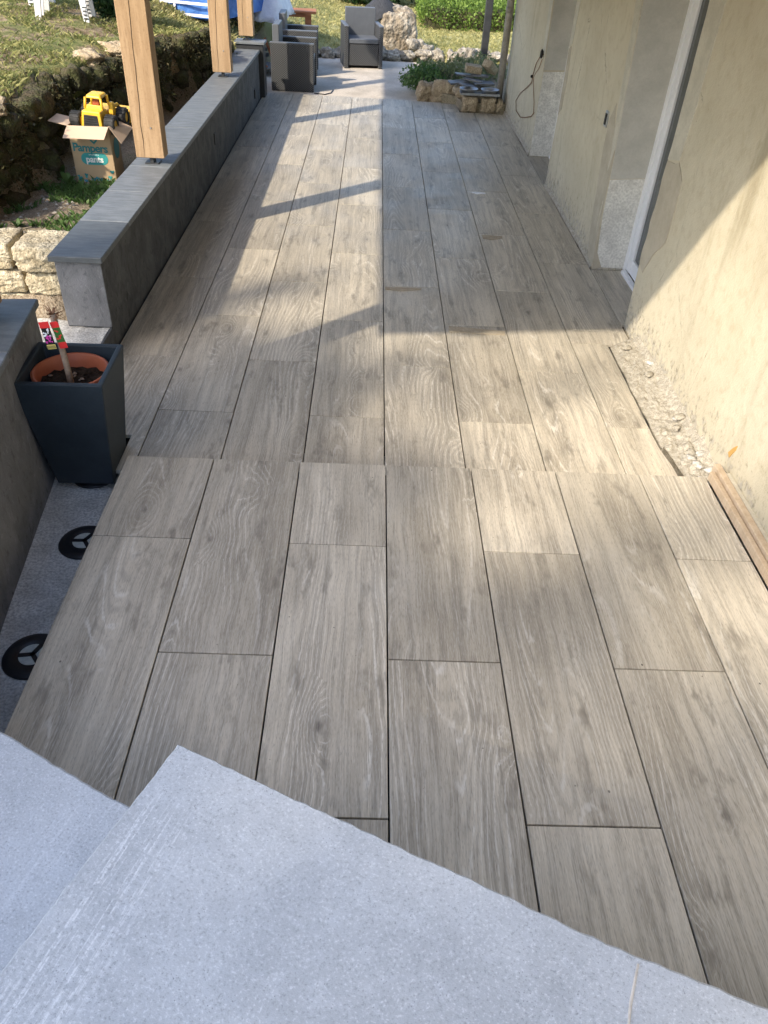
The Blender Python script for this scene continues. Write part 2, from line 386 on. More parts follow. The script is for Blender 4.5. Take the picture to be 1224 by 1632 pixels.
class MB:
    def __init__(s): s.v = []; s.f = []
    def add(s, v, f):
        k = len(s.v); s.v += [tuple(q) for q in v]; s.f += [tuple(i + k for i in q) for q in f]; return s
    def box(s, a, b, ch=0.0, mtx=None):
        if ch > 0:
            bm = bmesh.new(); bmesh.ops.create_cube(bm, size=1.0)
            for q in bm.verts:
                q.co = Vector([(a[i] + b[i]) / 2 + q.co[i] * (b[i] - a[i]) for i in range(3)])
            bmesh.ops.bevel(bm, geom=list(bm.edges), offset=ch, segments=1, affect='EDGES', profile=.5)
            bm.verts.index_update()
            v = [q.co.copy() for q in bm.verts]; f = [[q.index for q in p.verts] for p in bm.faces]; bm.free()
        else:
            v = [Vector((x, y, z)) for z in (a[2], b[2]) for y in (a[1], b[1]) for x in (a[0], b[0])]
            f = [(0, 2, 3, 1), (4, 5, 7, 6), (0, 1, 5, 4), (2, 6, 7, 3), (0, 4, 6, 2), (1, 3, 7, 5)]
        if mtx is not None: v = [mtx @ q for q in v]
        return s.add(v, f)
    def prism(s, poly, z0, z1, mtx=None):
        n = len(poly)
        if sum(poly[i][0] * poly[(i + 1) % n][1] - poly[(i + 1) % n][0] * poly[i][1] for i in range(n)) < 0: poly = poly[::-1]
        v = [Vector((x, y, z0)) for x, y in poly] + [Vector((x, y, z1)) for x, y in poly]
        if mtx is not None: v = [mtx @ q for q in v]
        f = [tuple(range(n))[::-1], tuple(range(n, 2 * n))] + [(i, (i + 1) % n, n + (i + 1) % n, n + i) for i in range(n)]
        return s.add(v, f)
    def tube(s, pts, r, n=8, cap=True):
        pts = [Vector(p) for p in pts]; rr = r if isinstance(r, (list, tuple)) else [r] * len(pts)
        rings = []; up = Vector((0.13, .21, 1)).normalized()
        for i, p in enumerate(pts):
            d = (pts[min(i + 1, len(pts) - 1)] - pts[max(i - 1, 0)]).normalized()
            a = d.cross(up)
            if a.length < .05: a = d.cross(Vector((1, 0, 0)))
            a.normalize(); b = d.cross(a)
            rings.append([p + (a * math.cos(2 * math.pi * k / n) + b * math.sin(2 * math.pi * k / n)) * rr[i] for k in range(n)])
        v = [q for ring in rings for q in ring]
        f = [(i * n + k, i * n + (k + 1) % n, (i + 1) * n + (k + 1) % n, (i + 1) * n + k) for i in range(len(pts) - 1) for k in range(n)]
        if cap: f += [tuple(range(n))[::-1], tuple(range((len(pts) - 1) * n, len(pts) * n))]
        return s.add(v, f)
    def lathe(s, prof, n=32, c=(0, 0, 0), mtx=None):
        v = [Vector((c[0] + r * math.cos(2 * math.pi * k / n), c[1] + r * math.sin(2 * math.pi * k / n), c[2] + z)) for r, z in prof for k in range(n)]
        if mtx is not None: v = [mtx @ q for q in v]
        f = [(i * n + k, i * n + (k + 1) % n, (i + 1) * n + (k + 1) % n, (i + 1) * n + k) for i in range(len(prof) - 1) for k in range(n)]
        return s.add(v, f)
    def build(s, name, mat, parent=None, smooth=False, loc=None):
        return mesh_obj(name, s.v, s.f, mat, parent, smooth, loc)
def child_box(name, a, b, mat, parent, ch=.003):
    """box given in the parent's local frame, its own origin at the box centre"""
    c = [(a[i] + b[i]) / 2 for i in range(3)]
    o = MB().box([a[i] - c[i] for i in range(3)], [b[i] - c[i] for i in range(3)], ch).build(name, mat, parent)
    o.location = c
    return o
def rock_mesh(name, dims, seed, rough=.28, sub=3, flat=.0, freq=1.6, boxy=.5):
    bm = bmesh.new(); bmesh.ops.create_icosphere(bm, subdivisions=sub, radius=1.0)
    off = Vector((seed * 7.13, seed * 3.71, seed * 1.37))
    for q in bm.verts:
        p = q.co.copy()
        m = max(abs(p.x), abs(p.y), abs(p.z)); p = p * (1 - boxy) + (p / m) * boxy * .82
        k = 1 + rough * (mnoise.noise(q.co * freq + off) * 1.0 + .5 * mnoise.noise(q.co * freq * 2.7 + off) + .28 * mnoise.noise(q.co * freq * 6.5 + off))
        p *= k
        q.co = Vector((p.x * dims[0] / 2, p.y * dims[1] / 2, p.z * dims[2] / 2))
    me = bpy.data.meshes.new(name); bm.to_mesh(me); bm.free()
    for p in me.polygons: p.use_smooth = True
    return me
def rock(name, loc, dims, seed, mat, parent=None, rz=0.0, **k):
    me = rock_mesh(name, dims, seed, **k); me.materials.append(M[mat])
    o = bpy.data.objects.new(name, me); o.location = loc; o.rotation_euler = (0, 0, rz)
    return link(o, parent)
def quads_obj(name, V, mat, parent=None, tint=None, kind=None, k=4):
    """V: (n,k,3) array of separate k-gons"""
    n = V.shape[0]; me = bpy.data.meshes.new(name)
    me.vertices.add(n * k); me.vertices.foreach_set('co', V.reshape(-1).astype(np.float32))
    me.loops.add(n * k); me.loops.foreach_set('vertex_index', np.arange(n * k, dtype=np.int32))
    me.polygons.add(n); me.polygons.foreach_set('loop_start', np.arange(0, n * k, k, dtype=np.int32))
    me.polygons.foreach_set('loop_total', np.full(n, k, dtype=np.int32))
    me.update(calc_edges=True)
    if tint is None: tint = rng.random(n)
    a = me.attributes.new('tint', 'FLOAT', 'POINT'); a.data.foreach_set('value', np.repeat(tint, k).astype(np.float32))
    me.materials.append(M[mat]); o = bpy.data.objects.new(name, me); link(o, parent)
    if kind: o['kind'] = kind
    return o
def leaves(P, size, aspect=.55, up=.0, normals=None):
    """leaf quads at points P (n,3)"""
    n = len(P); d = rng.normal(size=(n, 3)); d[:, 2] += up
    if normals is not None: d += normals * .5
    d /= np.linalg.norm(d, axis=1)[:, None]
    e = rng.normal(size=(n, 3)); e -= (e * d).sum(1)[:, None] * d; e /= np.linalg.norm(e, axis=1)[:, None]
    s = size * (.6 + .8 * rng.random(n))[:, None]
    tip = P + d * s; mid = P + d * s * .45; bend = np.cross(d, e) * s * .12
    return np.stack([P, mid + e * s * aspect * .5 + bend, tip, mid - e * s * aspect * .5 + bend], 1)
def blades(P, hgt, width, lean=.45):
    n = len(P); a = rng.random(n) * 2 * math.pi
    dx = np.stack([np.cos(a), np.sin(a), np.zeros(n)], 1)
    b = rng.random(n) * 2 * math.pi
    ln = np.stack([np.cos(b), np.sin(b), np.zeros(n)], 1) * (rng.random(n) * lean)[:, None]
    h = (hgt * (.45 + .9 * rng.random(n)))[:, None]
    up = np.array([0, 0, 1.0])
    base = P - up * .01
    return np.stack([base - dx * width, base + dx * width, P + (up + ln) * h * .7 + dx * width * .6, P + (up + ln * 1.7) * h], 1)

# ------------------------------------------------------------------ terrain
def sst(a, b, x):
    t = np.clip((x - a) / (b - a), 0, 1); return t * t * (3 - 2 * t)
BX = np.array([-4.0, 4.4, 5.4, 6.0, 6.9, 7.6, 7.95, 8.3, 9.5, 9.95, 10.6, 11.6, 12.5])
BV = np.array([-2.95, -2.95, -2.90, -2.80, -2.82, -2.78, -2.64, -2.55, -2.42, -2.18, -2.02, -1.95, -1.95])
def bank_x(y): return np.interp(y, BX, BV) + .05 * np.sin(y * 5.1) + .03 * np.sin(y * 11.7 + 1)
def terrain(x, y):
    x = np.asarray(x, float); y = np.asarray(y, float)
    bump = .025 * np.sin(x * 2.3 + 1.1 * y) + .018 * np.sin(x * 5.2 - y * 3.1) + .012 * np.sin(x * 9.1 + y * 8.3)
    lawn = .88 + .03 * np.clip(-2.6 - x, 0, 8) + bump - .40 * sst(6.0, 4.7, y)
    right = .04 + bump * .5
    farmix = sst(-.5, -3.6, x)
    lawn2 = right + (lawn - right) * farmix
    up = lawn + (lawn2 - lawn) * sst(9.8, 12.2, y)
    strip = .28 + bump * .8 - .05 * sst(5.2, 4.4, y)
    bx = bank_x(y)
    t = sst(bx + .10, bx - .06, x)
    z = strip + (up - strip) * t
    # far end: the strip disappears, lawn runs down to the patio edge
    z = z + (up - z) * sst(10.2, 11.4, y)
    # low ground below the paved area and the house
    pav = sst(-1.88, -1.80, x) * sst(15.25, 14.9, y)
    z = z * (1 - pav) + (-.32) * pav
    low = sst(4.35, 4.15, y)          # nothing but the slab on the near side of the stone wall
    z = z * (1 - low) + (-.34) * low
    return z
fx = np.concatenate([[-80, -50, -30, -20, -14, -11], np.arange(-9, 5.01, .11), [6, 8, 12, 20, 35, 80]])
fy = np.concatenate([[-40, -20, -10, -4, 0, 2, 3], np.arange(3.6, 27.0, .13), [29, 33, 40, 55, 90]])
gx, gy = np.meshgrid(fx, fy); gz = terrain(gx, gy)
nx, ny = len(fx), len(fy)
gv = np.stack([gx, gy, gz], -1).reshape(-1, 3)
gf = [(j * nx + i, j * nx + i + 1, (j + 1) * nx + i + 1, (j + 1) * nx + i) for j in range(ny - 1) for i in range(nx - 1)]
ground = mesh_obj('ground', gv.tolist(), gf, 'ground', smooth=True); tag(ground, kind='structure')

# ------------------------------------------------------------------ slab, floors, patio
slab = MB().box((-2.6, -3.2, -.30), (1.66, 4.22, -.10)).build('concrete_slab', 'slab_concrete'); tag(slab, kind='structure')
W_, G_ = .404, .0058
H_ = .0993
floor = MB().box((-1.60, 3.30, -.095), (1.86, 11.66, -.024)).build('terrace_floor', 'dark_bed'); tag(floor, kind='structure')
floor2 = MB().box((-1.12, -3.0, -.097), (1.52, 2.90, H_ - .024)).build('raised_floor', 'dark_bed'); tag(floor2, kind='structure')
tile_cache = {}
def tile(x0, x1, y0, y1, z, parent):
    key = (round(x1 - x0, 3), round(y1 - y0, 3))
    if key not in tile_cache:
        sx, sy = key; me = bpy.data.meshes.new('tile')
        m = MB().box((-sx / 2, -sy / 2, -.02), (sx / 2, sy / 2, 0), .0009)
        me.from_pydata(m.v, [], m.f); me.update(); me.materials.append(M['tile']); tile_cache[key] = me
    o = bpy.data.objects.new('tile', tile_cache[key])
    o.location = ((x0 + x1) / 2, (y0 + y1) / 2, z + random.uniform(-.0006, .0006))
    o.rotation_euler = (random.uniform(-.0005, .0005), random.uniform(-.001, .001), math.pi if random.random() < .5 else 0)
    return link(o, parent)
def column(x0, x1, first, pitch, ya, yb, z, parent, eps=0.04):
    cuts = [ya]; y = first
    while y - pitch > ya: y -= pitch
    while y < yb - eps:
        if y > ya + eps: cuts.append(y)
        y += pitch
    cuts.append(yb)
    for a, b in zip(cuts[:-1], cuts[1:]):
        tile(x0 + G_ / 2, x1 - G_ / 2, a + G_ / 2, b - G_ / 2, z, parent)
far_end = {-4: 11.71, -3: 11.715, -2: 11.70, -1: 11.69, 0: 11.69, 1: 11.64, 2: 11.60, 3: 11.10}
for k in range(-4, 4):
    x0, x1 = k * W_, (k + 1) * W_
    first = 4.12 if k % 2 == 0 else 3.523
    if k == -4:
        column(-1.604, x1, first, 1.19, 4.12, far_end[k], 0, floor)
        # the tile at the planter is cut to an L
        o = MB().prism([(-1.287, 2.965), (x1 - G_ / 2, 2.965), (x1 - G_ / 2, 4.117), (-1.601, 4.117), (-1.601, 3.27), (-1.287, 3.27)], -.02, 0).build('tile', 'tile', floor)
        o.data.transform(Matrix.Translation((1.40, -3.6, 0))); o.location = (-1.40, 3.6, 0)
    elif k == 2:
        column(x0, x1 - .19, first, 1.19, 11.10, far_end[k], 0, floor)
        column(x0, x1, first, 1.19, 2.965, 11.10, 0, floor)
    elif k == 3:
        tile(x0 + G_ / 2, 1.475, 2.965, 3.521, 0, floor)
        tile(x0 + G_ / 2, 1.448, 3.525, 4.515, 0, floor)
        column(x0, x1, first, 1.19, 4.52, far_end[k], 0, floor)
    else:
        column(x0, x1, first, 1.19, 2.965, far_end[k], 0, floor)
tile(4 * W_ + .002, 1.862, 4.83, 5.80, 0, floor)
tile(4 * W_ + .002, 1.862, 8.02, 9.08, 0, floor)
near_first = {-3: 2.380, -2: 1.775, -1: 2.371, 0: 1.771, 1: 2.362, 2: 1.759, 3: 2.355}
for k in range(-3, 4):
    x0, x1 = k * W_, (k + 1) * W_
    if k == 3: x1 = 1.537
    column(x0, x1, near_first[k], 1.2, -.2, 2.952, H_, floor2)
patio = MB().prism([(-1.62, 11.73), (2.3, 11.70), (2.3, 15.05), (-1.0, 15.05), (-1.75, 14.2), (-1.75, 11.74)], -.30, -.05).build('patio', 'pale_concrete'); tag(patio, kind='structure')

# adjustable pedestals
def pedestal(loc, zt, label, rz=0.0):
    t = empty('paving_pedestal', loc, rz, label, 'pedestal', 'pedestals on the slab')
    MB().lathe([(0.0, .0), (.109, .0), (.112, .005), (.108, .011), (.056, .020), (.052, .013), (.0, .013)], 48).build('base_disc', 'black_plastic', t, True)
    pl = MB().lathe([(.0, .0150), (.051, .0150), (.051, .0132), (.0, .0132)], 36).build('pale_plate', 'pale_plate', t)
    for a in (0.9, 3.0, 5.1):
        m = Matrix.Rotation(a, 4, 'Z')
        MB().box((-.004, -.0085, .0145), (.054, .0085, .0185), mtx=m).build('spoke', 'black_plastic', pl)
    return t
pedestal((-1.328, 2.55, -.1), .15, 'black pedestal disc on slab, the middle one of three, its pale plate showing', .2)
pedestal((-1.328, 1.90, -.1), .15, 'black pedestal disc on slab nearest the concrete steps', .3)

# ------------------------------------------------------------------ concrete stairs
st = empty('concrete_stair', (-.509, 1.006, .0), R_(-23.7), 'pale concrete landing and step in the foreground', 'stairs')
def rough_block(name, poly, z0, z1, parent, seed, step=.012):
    """prism whose top rim wanders a little"""
    pts = []
    n = len(poly)
    for i in range(n):
        a, b = Vector(poly[i]), Vector(poly[(i + 1) % n]); L = (b - a).length; k = max(1, int(L / step))
        nrm = Vector((-(b - a).y, (b - a).x)).normalized()
        for j in range(k):
            p = a.lerp(b, j / k)
            q = nrm * (.0034 * mnoise.noise(Vector((p.x * 38, p.y * 38, seed))) + .004 * mnoise.noise(Vector((p.x * 5, p.y * 5, seed))))
            pts.append((p.x + q.x, p.y + q.y))
    m = MB(); k = len(pts)
    ins = []
    c = Vector((sum(p[0] for p in pts) / k, sum(p[1] for p in pts) / k))
    for p in pts:
        d = (c - Vector(p)).normalized() * .005; ins.append((p[0] + d.x, p[1] + d.y))
    v = [(x, y, z0) for x, y in pts] + [(x, y, z1 - .004) for x, y in pts] + [(x, y, z1) for x, y in ins]
    f = [(i, (i + 1) % k, k + (i + 1) % k, k + i) for i in range(k)] + [(k + i, k + (i + 1) % k, 2 * k + (i + 1) % k, 2 * k + i) for i in range(k)] + [tuple(range(2 * k, 3 * k))]
    m.add(v, f)
    return m.build(name, 'stair', parent)
rough_block('landing', [(0, 0), (-.030, -2.2), (2.6, -2.2), (2.6, .055), (1.03, -.015)][::-1], -.11, .70, st, 3)
# lower step (local frame of the landing corner): its front edge runs a little more askew
ca, sa = math.cos(R_(23.7)), math.sin(R_(23.7))
def loc2(x, y):
    dx, dy = x + .509, y - 1.006
    return (ca * dx - sa * dy, sa * dx + ca * dy)
A = Vector((-1.005, 1.152)); B = Vector((-.642, .957)); d = (A - B).normalized()
p0 = B - d * .12; p1 = B + d * 1.05
rough_block('step', [loc2(*p0), loc2(*p1), loc2(p1.x - .9, p1.y - 1.6), loc2(-1.3, -1.2), loc2(-.62, -.6)][::-1], -.112, .52, st, 8)
crack = MB().tube([(1.03, -.03, .7005), (1.028, -.10, .7005), (1.033, -.18, .7005), (1.03, -.26, .7005)], [.0022, .003, .002, .0026], 6).build('filler_bead', 'pale_concrete', st)

# ------------------------------------------------------------------ house on the right
house = empty('house', (1.635, 6.0, 0), 0, 'old cream plastered house wall with a white door and stained base', 'house')
def toH(v): return (v[0] - 1.635, v[1] - 6.0, v[2])
def wall_x(y, z):
    lean = 0.0
    if 5.8 < y < 8.05: lean = -.038 * z * (1 - (y - 5.82) / 2.2)
    return 1.635 + lean + .006 * math.sin(y * 2.1 + z * 1.3) + .004 * math.sin(y * 5.3 - z * 4)
def wall_seg(y0, y1, z0, z1, flat_ends=True):
    m = MB(); ny_, nz_ = max(2, int((y1 - y0) / .18)), max(2, int((z1 - z0) / .25))
    v = []; f = []
    for j in range(nz_ + 1):
        for i in range(ny_ + 1):
            y, z = y0 + (y1 - y0) * i / ny_, z0 + (z1 - z0) * j / nz_
            v.append(toH((wall_x(y, z), y, z)))
    for j in range(nz_):
        for i in range(ny_):
            a = j * (ny_ + 1) + i; f.append((a, a + ny_ + 1, a + ny_ + 2, a + 1))
    k = len(v)
    v += [toH((2.10, y, z)) for z in (z0, z1) for y in (y0, y1)]
    def edge_idx(i, j): return j * (ny_ + 1) + i
    f.append(tuple([edge_idx(0, j) for j in range(nz_, -1, -1)] + [k, k + 2]))
    f.append(tuple([edge_idx(ny_, j) for j in range(nz_ + 1)] + [k + 3, k + 1]))
    f.append(tuple([edge_idx(i, 0) for i in range(ny_ + 1)] + [k + 1, k]))
    f.append(tuple([edge_idx(i, nz_) for i in range(ny_, -1, -1)] + [k + 2, k + 3]))
    f.append((k, k + 1, k + 3, k + 2))
    m.add(v, f); return m.build('wall', 'cream', house)
wall_seg(-3.5, 4.81, -.12, 3.3)
wall_seg(5.82, 7.99, -.12, 3.3)
wall_seg(9.10, 11.50, -.12, 3.3)
wall_seg(4.81, 5.82, 2.15, 3.3); wall_seg(7.99, 9.10, 2.15, 3.3)
MB().box(toH((2.11, -3.5, -.12)), toH((7, 11.5, 3.3))).build('rear_rooms', 'cream', house)
MB().prism([(1.1 - 1.635, 3.32), (4.3 - 1.635, 4.9), (7.5 - 1.635, 3.32), (7.5 - 1.635, 3.22), (4.3 - 1.635, 4.78), (1.1 - 1.635, 3.22)], -3.9 - 6, 11.9 - 6,
           Matrix(((1, 0, 0, 0), (0, 0, 1, 0), (0, 1, 0, 0), (0, 0, 0, 1)))).build('roof', 'terracotta_plastic', house)
def plate_y(name, y, xz, th, mat):      # thin plate on a reveal that faces -Y
    m = MB(); n = len(xz)
    v = [toH((x, y, z)) for x, z in xz] + [toH((x, y + th, z)) for x, z in xz]
    f = [tuple(range(n)), tuple(range(2 * n - 1, n - 1, -1))] + [(i, n + i, n + (i + 1) % n, (i + 1) % n) for i in range(n)]
    return m.add(v, f).build(name, mat, house)
def jag(pts, seed, amp=.012, step=.05):
    out = []; n = len(pts)
    for i in range(n):
        a, b = Vector(pts[i]), Vector(pts[(i + 1) % n]); L = (b - a).length; k = max(1, int(L / step))
        nr = Vector((-(b - a).y, (b - a).x)).normalized() if L > 0 else Vector((0, 0))
        for j in range(k):
            p = a.lerp(b, j / k); q = nr * amp * mnoise.noise(Vector((p.x * 9, p.y * 9, seed))); out.append((p.x + q.x, p.y + q.y))
    return out
# reveals seen on the far side of the two openings
plate_y('reveal_plaster', 9.096, [(wall_x(9.1, .02) + .004, .0), (1.90, .0), (1.90, .83), (wall_x(9.1, .8) + .004, .82)], .004, 'reveal_white')
plate_y('reveal_plaster', 9.097, [(wall_x(9.1, .83) + .004, .835), (1.90, .845), (1.90, 2.15), (wall_x(9.1, 2.1) + .004, 2.15)], .003, 'reveal_grey')
plate_y('reveal_plaster', 5.816, [(wall_x(5.821, .12) + .075, .015), (1.90, .012), (1.90, .68), (wall_x(5.821, .66) + .003, .66), (wall_x(5.821, .4) + .005, .4), (wall_x(5.821, .15) + .02, .13)], .004, 'reveal_white')
plate_y('reveal_plaster', 5.817, [(wall_x(5.821, .67) + .003, .665), (1.90, .685), (1.90, 2.15), (wall_x(5.821, 2.1) + .003, 2.15)], .003, 'reveal_grey')
plate_y('reveal_plaster', 5.8165, [(wall_x(5.821, .05) + .002, .0), (wall_x(5.821, .12) + .073, .013), (wall_x(5.821, .14) + .015, .128), (wall_x(5.821, .3) + .002, .32)], .0035, 'brown_mortar')
def patch(name, yz, mat, th=.004):
    n = len(yz)
    a = sum(yz[i][0] * yz[(i + 1) % n][1] - yz[(i + 1) % n][0] * yz[i][1] for i in range(n))
    if a > 0: yz = yz[::-1]
    v = [toH((wall_x(y, z) - th, y, z)) for y, z in yz] + [toH((wall_x(y, z) + .01, y, z)) for y, z in yz]
    f = [tuple(range(n)), ] + [(i, n + i, n + (i + 1) % n, (i + 1) % n) for i in range(n)]
    return mesh_obj(name, v, f, mat, house)
patch('plaster_patch', jag([(5.823, .0), (6.00, .0), (6.08, .16), (6.10, .45), (6.14, .80), (6.12, 1.00), (6.02, 1.12), (5.98, 1.02), (5.90, .95), (5.90, .75), (5.823, .86)], 1), 'brown_mortar')
patch('plaster_patch', jag([(5.823, .88), (5.905, .70), (5.93, .95), (5.97, 1.15), (5.99, 2.2), (5.823, 2.2)], 2, .006), 'pale_mortar')
patch('plaster_patch', jag([(7.985, .64), (7.985, 1.18), (7.86, 1.22), (7.82, .95), (7.86, .72)], 3, .015), 'brown_mortar')
patch('plaster_patch', jag([(7.985, 1.20), (7.985, 2.2), (7.80, 2.2), (7.82, 1.5), (7.86, 1.24)], 4, .008), 'pale_mortar')
patch('plaster_patch', jag([(9.105, .93), (9.105, 2.2), (9.28, 2.2), (9.27, .96)], 5, .01), 'pale_mortar')
patch('plaster_patch', jag([(4.805, 1.06), (4.805, 2.2), (4.56, 2.2), (4.58, 1.4), (4.62, 1.10)], 6, .01), 'pale_mortar')
patch('plaster_patch', jag([(4.805, .44), (4.805, 1.05), (4.62, 1.09), (4.50, 1.02), (4.48, .86), (4.50, .68), (4.60, .58), (4.72, .40)], 7, .02), 'brown_mortar')
mk = patch('paint_mark', [(2.99, .19), (3.012, .205), (2.985, .25), (2.962, .275), (2.962, .25)], 'orange_stain', .0045)
# outlet box set into the wall beside the door
ob = empty('outlet_recess', (0, 0, 0)); ob.parent = house
obm = MB().box((-.010, .16, .93), (.02, .235, 1.035), .003); bx_off = wall_x(6.2, 1.0) - 1.635
obo = obm.build('outlet_box', 'galvanised', house); obo.location = (bx_off, 0, 0)
MB().box((-.016, .175, .945), (-.009, .215, 1.02), .002).build('outlet_slot', 'black_print', obo)
bpy.data.objects.remove(ob)
# white door
def door(y0, y1):
    d = empty('door', (0, 0, 0)); d.parent = house
    X0 = 1.868 - 1.635
    fr = MB().box((X0, y1 - .065 - 6, 0.0), (X0 + .07, y1 - .002 - 6, 2.148), .004).box((X0, y0 + .002 - 6, 0.0), (X0 + .07, y0 + .065 - 6, 2.148), .004).box((X0 + .001, y0 + .066 - 6, 2.085), (X0 + .069, y1 - .066 - 6, 2.147), .004).build('door_frame', 'white_upvc', d)
    sa_ = MB().box((X0 + .008, y1 - .155 - 6, .03), (X0 + .06, y1 - .069 - 6, 2.08), .005).box((X0 + .008, y0 + .069 - 6, .03), (X0 + .06, y0 + .155 - 6, 2.08), .005)
    sa_.box((X0 + .009, y0 + .156 - 6, .031), (X0 + .059, y1 - .156 - 6, .135), .005).box((X0 + .009, y0 + .156 - 6, 1.98), (X0 + .059, y1 - .156 - 6, 2.079), .005)
    sa_.build('sash', 'white_upvc', d)
    MB().box((X0 + .028, y0 + .15 - 6, .13), (X0 + .04, y1 - .15 - 6, 1.985)).build('pane', 'dark_glass', d)
    MB().box((X0 - .03, y0 + .005 - 6, .002), (X0 + .009, y1 - .07 - 6, .028), .003).build('door_sill', 'white_upvc', d)
    return d
door(4.81, 5.82); door(7.99, 9.10)
# rough mortar footing
def footing():
    rows = []; nyf, nxf = 170, 36
    for j in range(nyf + 1):
        y = 2.96 + (4.60 - 2.96) * j / nyf; row = []
        xe = 1.448 + .008 * mnoise.noise(Vector((y * 6, 0, 0))) + (.05 * max(0, (3.35 - y) / .4) if y < 3.35 else 0)
        if y > 4.46: xe += (y - 4.46) * 1.2
        for i in range(nxf + 1):
            u = i / nxf; x = xe + (1.66 - xe) * u
            top = .012 + .055 * u ** 1.0 + .15 * max(0, u - .72)
            top *= min(1, (4.62 - y) / .12 + .2)
            if y < 3.3: top = top * (.55 + .45 * (y - 2.96) / .34) + .02
            nz = .010 * mnoise.noise(Vector((x * 18, y * 14, 2))) + .010 * mnoise.noise(Vector((x * 60, y * 55, 5))) + (.022 * abs(mnoise.noise(Vector((x * 22, y * 24, 9)))) if y < 3.5 else 0)
            row.append(toH((x, y, max(-.02, top + nz * min(1, u * 5 + .15)))))
        rows.append(row)
    v = [q for r in rows for q in r]; n = nxf + 1
    f = [(j * n + i, j * n + i + 1, (j + 1) * n + i + 1, (j + 1) * n + i) for j in range(nyf) for i in range(nxf)]
    k = len(v); bot = [(r[0][0], r[0][1], -.1) for r in rows]; v += bot
    f += [(k + j, j * n, (j + 1) * n, k + j + 1)[::-1] for j in range(nyf)]
    mesh_obj('footing', v, f, 'footing_mortar', house, True)
footing()
for i in range(22):      # loose mortar lumps on the footing
    y = random.uniform(3.0, 3.55) if i < 17 else random.uniform(3.5, 4.4)
    x = random.uniform(1.52, 1.62); s = random.uniform(.02, .05)
    o = rock('mortar_lump', toH((x, y, .036 + (x - 1.5) * .35)), (s, s * 1.5, s * .6), i + 30, 'slab_concrete' if i % 3 == 0 else 'footing_mortar', house, random.random() * 3, sub=2, rough=.5)
base_strip = MB().box(toH((1.612, -.2, .0)), toH((1.640, 2.93, .145)), .006).build('base_band', 'pale_mortar', house)
for y0, y1, zz in ((5.84, 7.97, .0), (9.12, 11.45, .0), ):
    v = []; n = 60
    for i in range(n + 1):
        y = y0 + (y1 - y0) * i / n; b = .018 + .012 * mnoise.noise(Vector((y * 7, 1, 0))); hh = .03 + .025 * mnoise.noise(Vector((y * 5, 4, 0)))
        v += [toH((wall_x(y, 0) - b, y, -.02)), toH((wall_x(y, 0) - b * .7, y, hh * .6)), toH((wall_x(y, hh) + .003, y, hh))]
    f = [(3 * i + k, 3 * i + k + 1, 3 * i + k + 4, 3 * i + k + 3) for i in range(n) for k in (0, 1)]
    mesh_obj('mortar_fillet', v, f, 'footing_mortar', house, True)
# downpipe at the far corner
MB().tube([toH((1.545, 11.36, z)) for z in (-.05, 1.0, 3.2)], .045, 16).build('downpipe', 'downpipe_zinc', house, True)
MB().tube([toH((1.545, 11.36, z)) for z in (1.10, 1.16)], .050, 16).build('pipe_clip', 'downpipe_zinc', house, True)
# loop of old cable on the wall
cp = [(9.16, .97), (9.32, .93), (9.48, .84), (9.55, .72), (9.56, .64), (9.80, .55), (10.2, .42), (10.40, .30), (10.30, .21), (10.0, .20), (9.65, .27), (9.28, .36), (9.17, .42)]
cable = MB().tube([(wall_x(y, z) - .012 - 1.635, y - 6, z) for y, z in cp], .0042, 6).build('cable', 'rust_cable', house, True)
MB().tube([(wall_x(y, z) - .012 - 1.635, y - 6, z) for y, z in [(9.20, .92), (9.30, .82), (9.42, .76), (9.50, .70), (9.40, .6), (9.26, .5), (9.18, .40)]], .0035, 6).build('cable', 'rust_cable', house, True)
rock('cable_tie', toH((1.615, 9.18, .97)), (.035, .05, .09), 4, 'black_print', house, sub=2)
rock('cable_tie', toH((1.615, 9.56, .70)), (.03, .04, .035), 5, 'black_print', house, sub=2)

# battens against the house
bt = MB().box((-.012, -1.4, -.022), (.012, 1.4, .022), .0025).build('wooden_batten', 'pale_batten'); bt.location = (1.553, 1.535, H_ + .0225)
tag(bt, 'pale wooden batten lying beside the raised floor, the one at the tiles', 'batten')
bt2 = MB().box((-.016, -1.42, -.030), (.016, 1.42, .030), .0025).build('wooden_batten', 'pale_batten'); bt2.location = (1.587, 1.56, H_ + .0305)
tag(bt2, 'pale wooden batten squeezed between the other batten and the house wall', 'batten')

# ------------------------------------------------------------------ low walls on the left
def coping_row(par, pts0, pts1, wdt, z0, z1, n, mats, gap=.004, flip=1):
    """slabs along a line of inner-edge points pts0 -> pts1 (parent at origin)"""
    a, b = Vector(pts0), Vector(pts1); d = (b - a); L = d.length; d.normalize(); nr = Vector((-d.y, d.x)) * flip
    cuts = [i / n for i in range(n + 1)]
    for i in range(n):
        s, e = a + d * (L * cuts[i] + gap / 2), a + d * (L * cuts[i + 1] - gap / 2)
        p = [s, e, e + nr * wdt, s + nr * wdt]
        o = MB().prism([(q.x, q.y) for q in p], z0, z1).build('coping_slab', mats[min(i, len(mats) - 1)], par)
        o.data.transform(Matrix.Translation((0, 0, random.uniform(-.0015, .0015))))
        bv = o.modifiers.new('bevel', 'BEVEL'); bv.width = .004; bv.segments = 1
lw = empty('low_wall', (0, 0, 0), 0, 'long low grey rendered wall with slate coping carrying the timber posts', 'wall')
m = MB(); NY, NZ = 60, 7
def lwv(x, y, z): return (x + .004 * mnoise.noise(Vector((y * 3, z * 3, 1))) + .002 * mnoise.noise(Vector((y * 14, z * 14, 1))), y, z)
v = []; f = []
for j in range(NZ + 1):
    for i in range(NY + 1):
        v.append(lwv(-1.618, 4.225 + (11.35 - 4.225) * i / NY, -.05 + .565 * j / NZ))
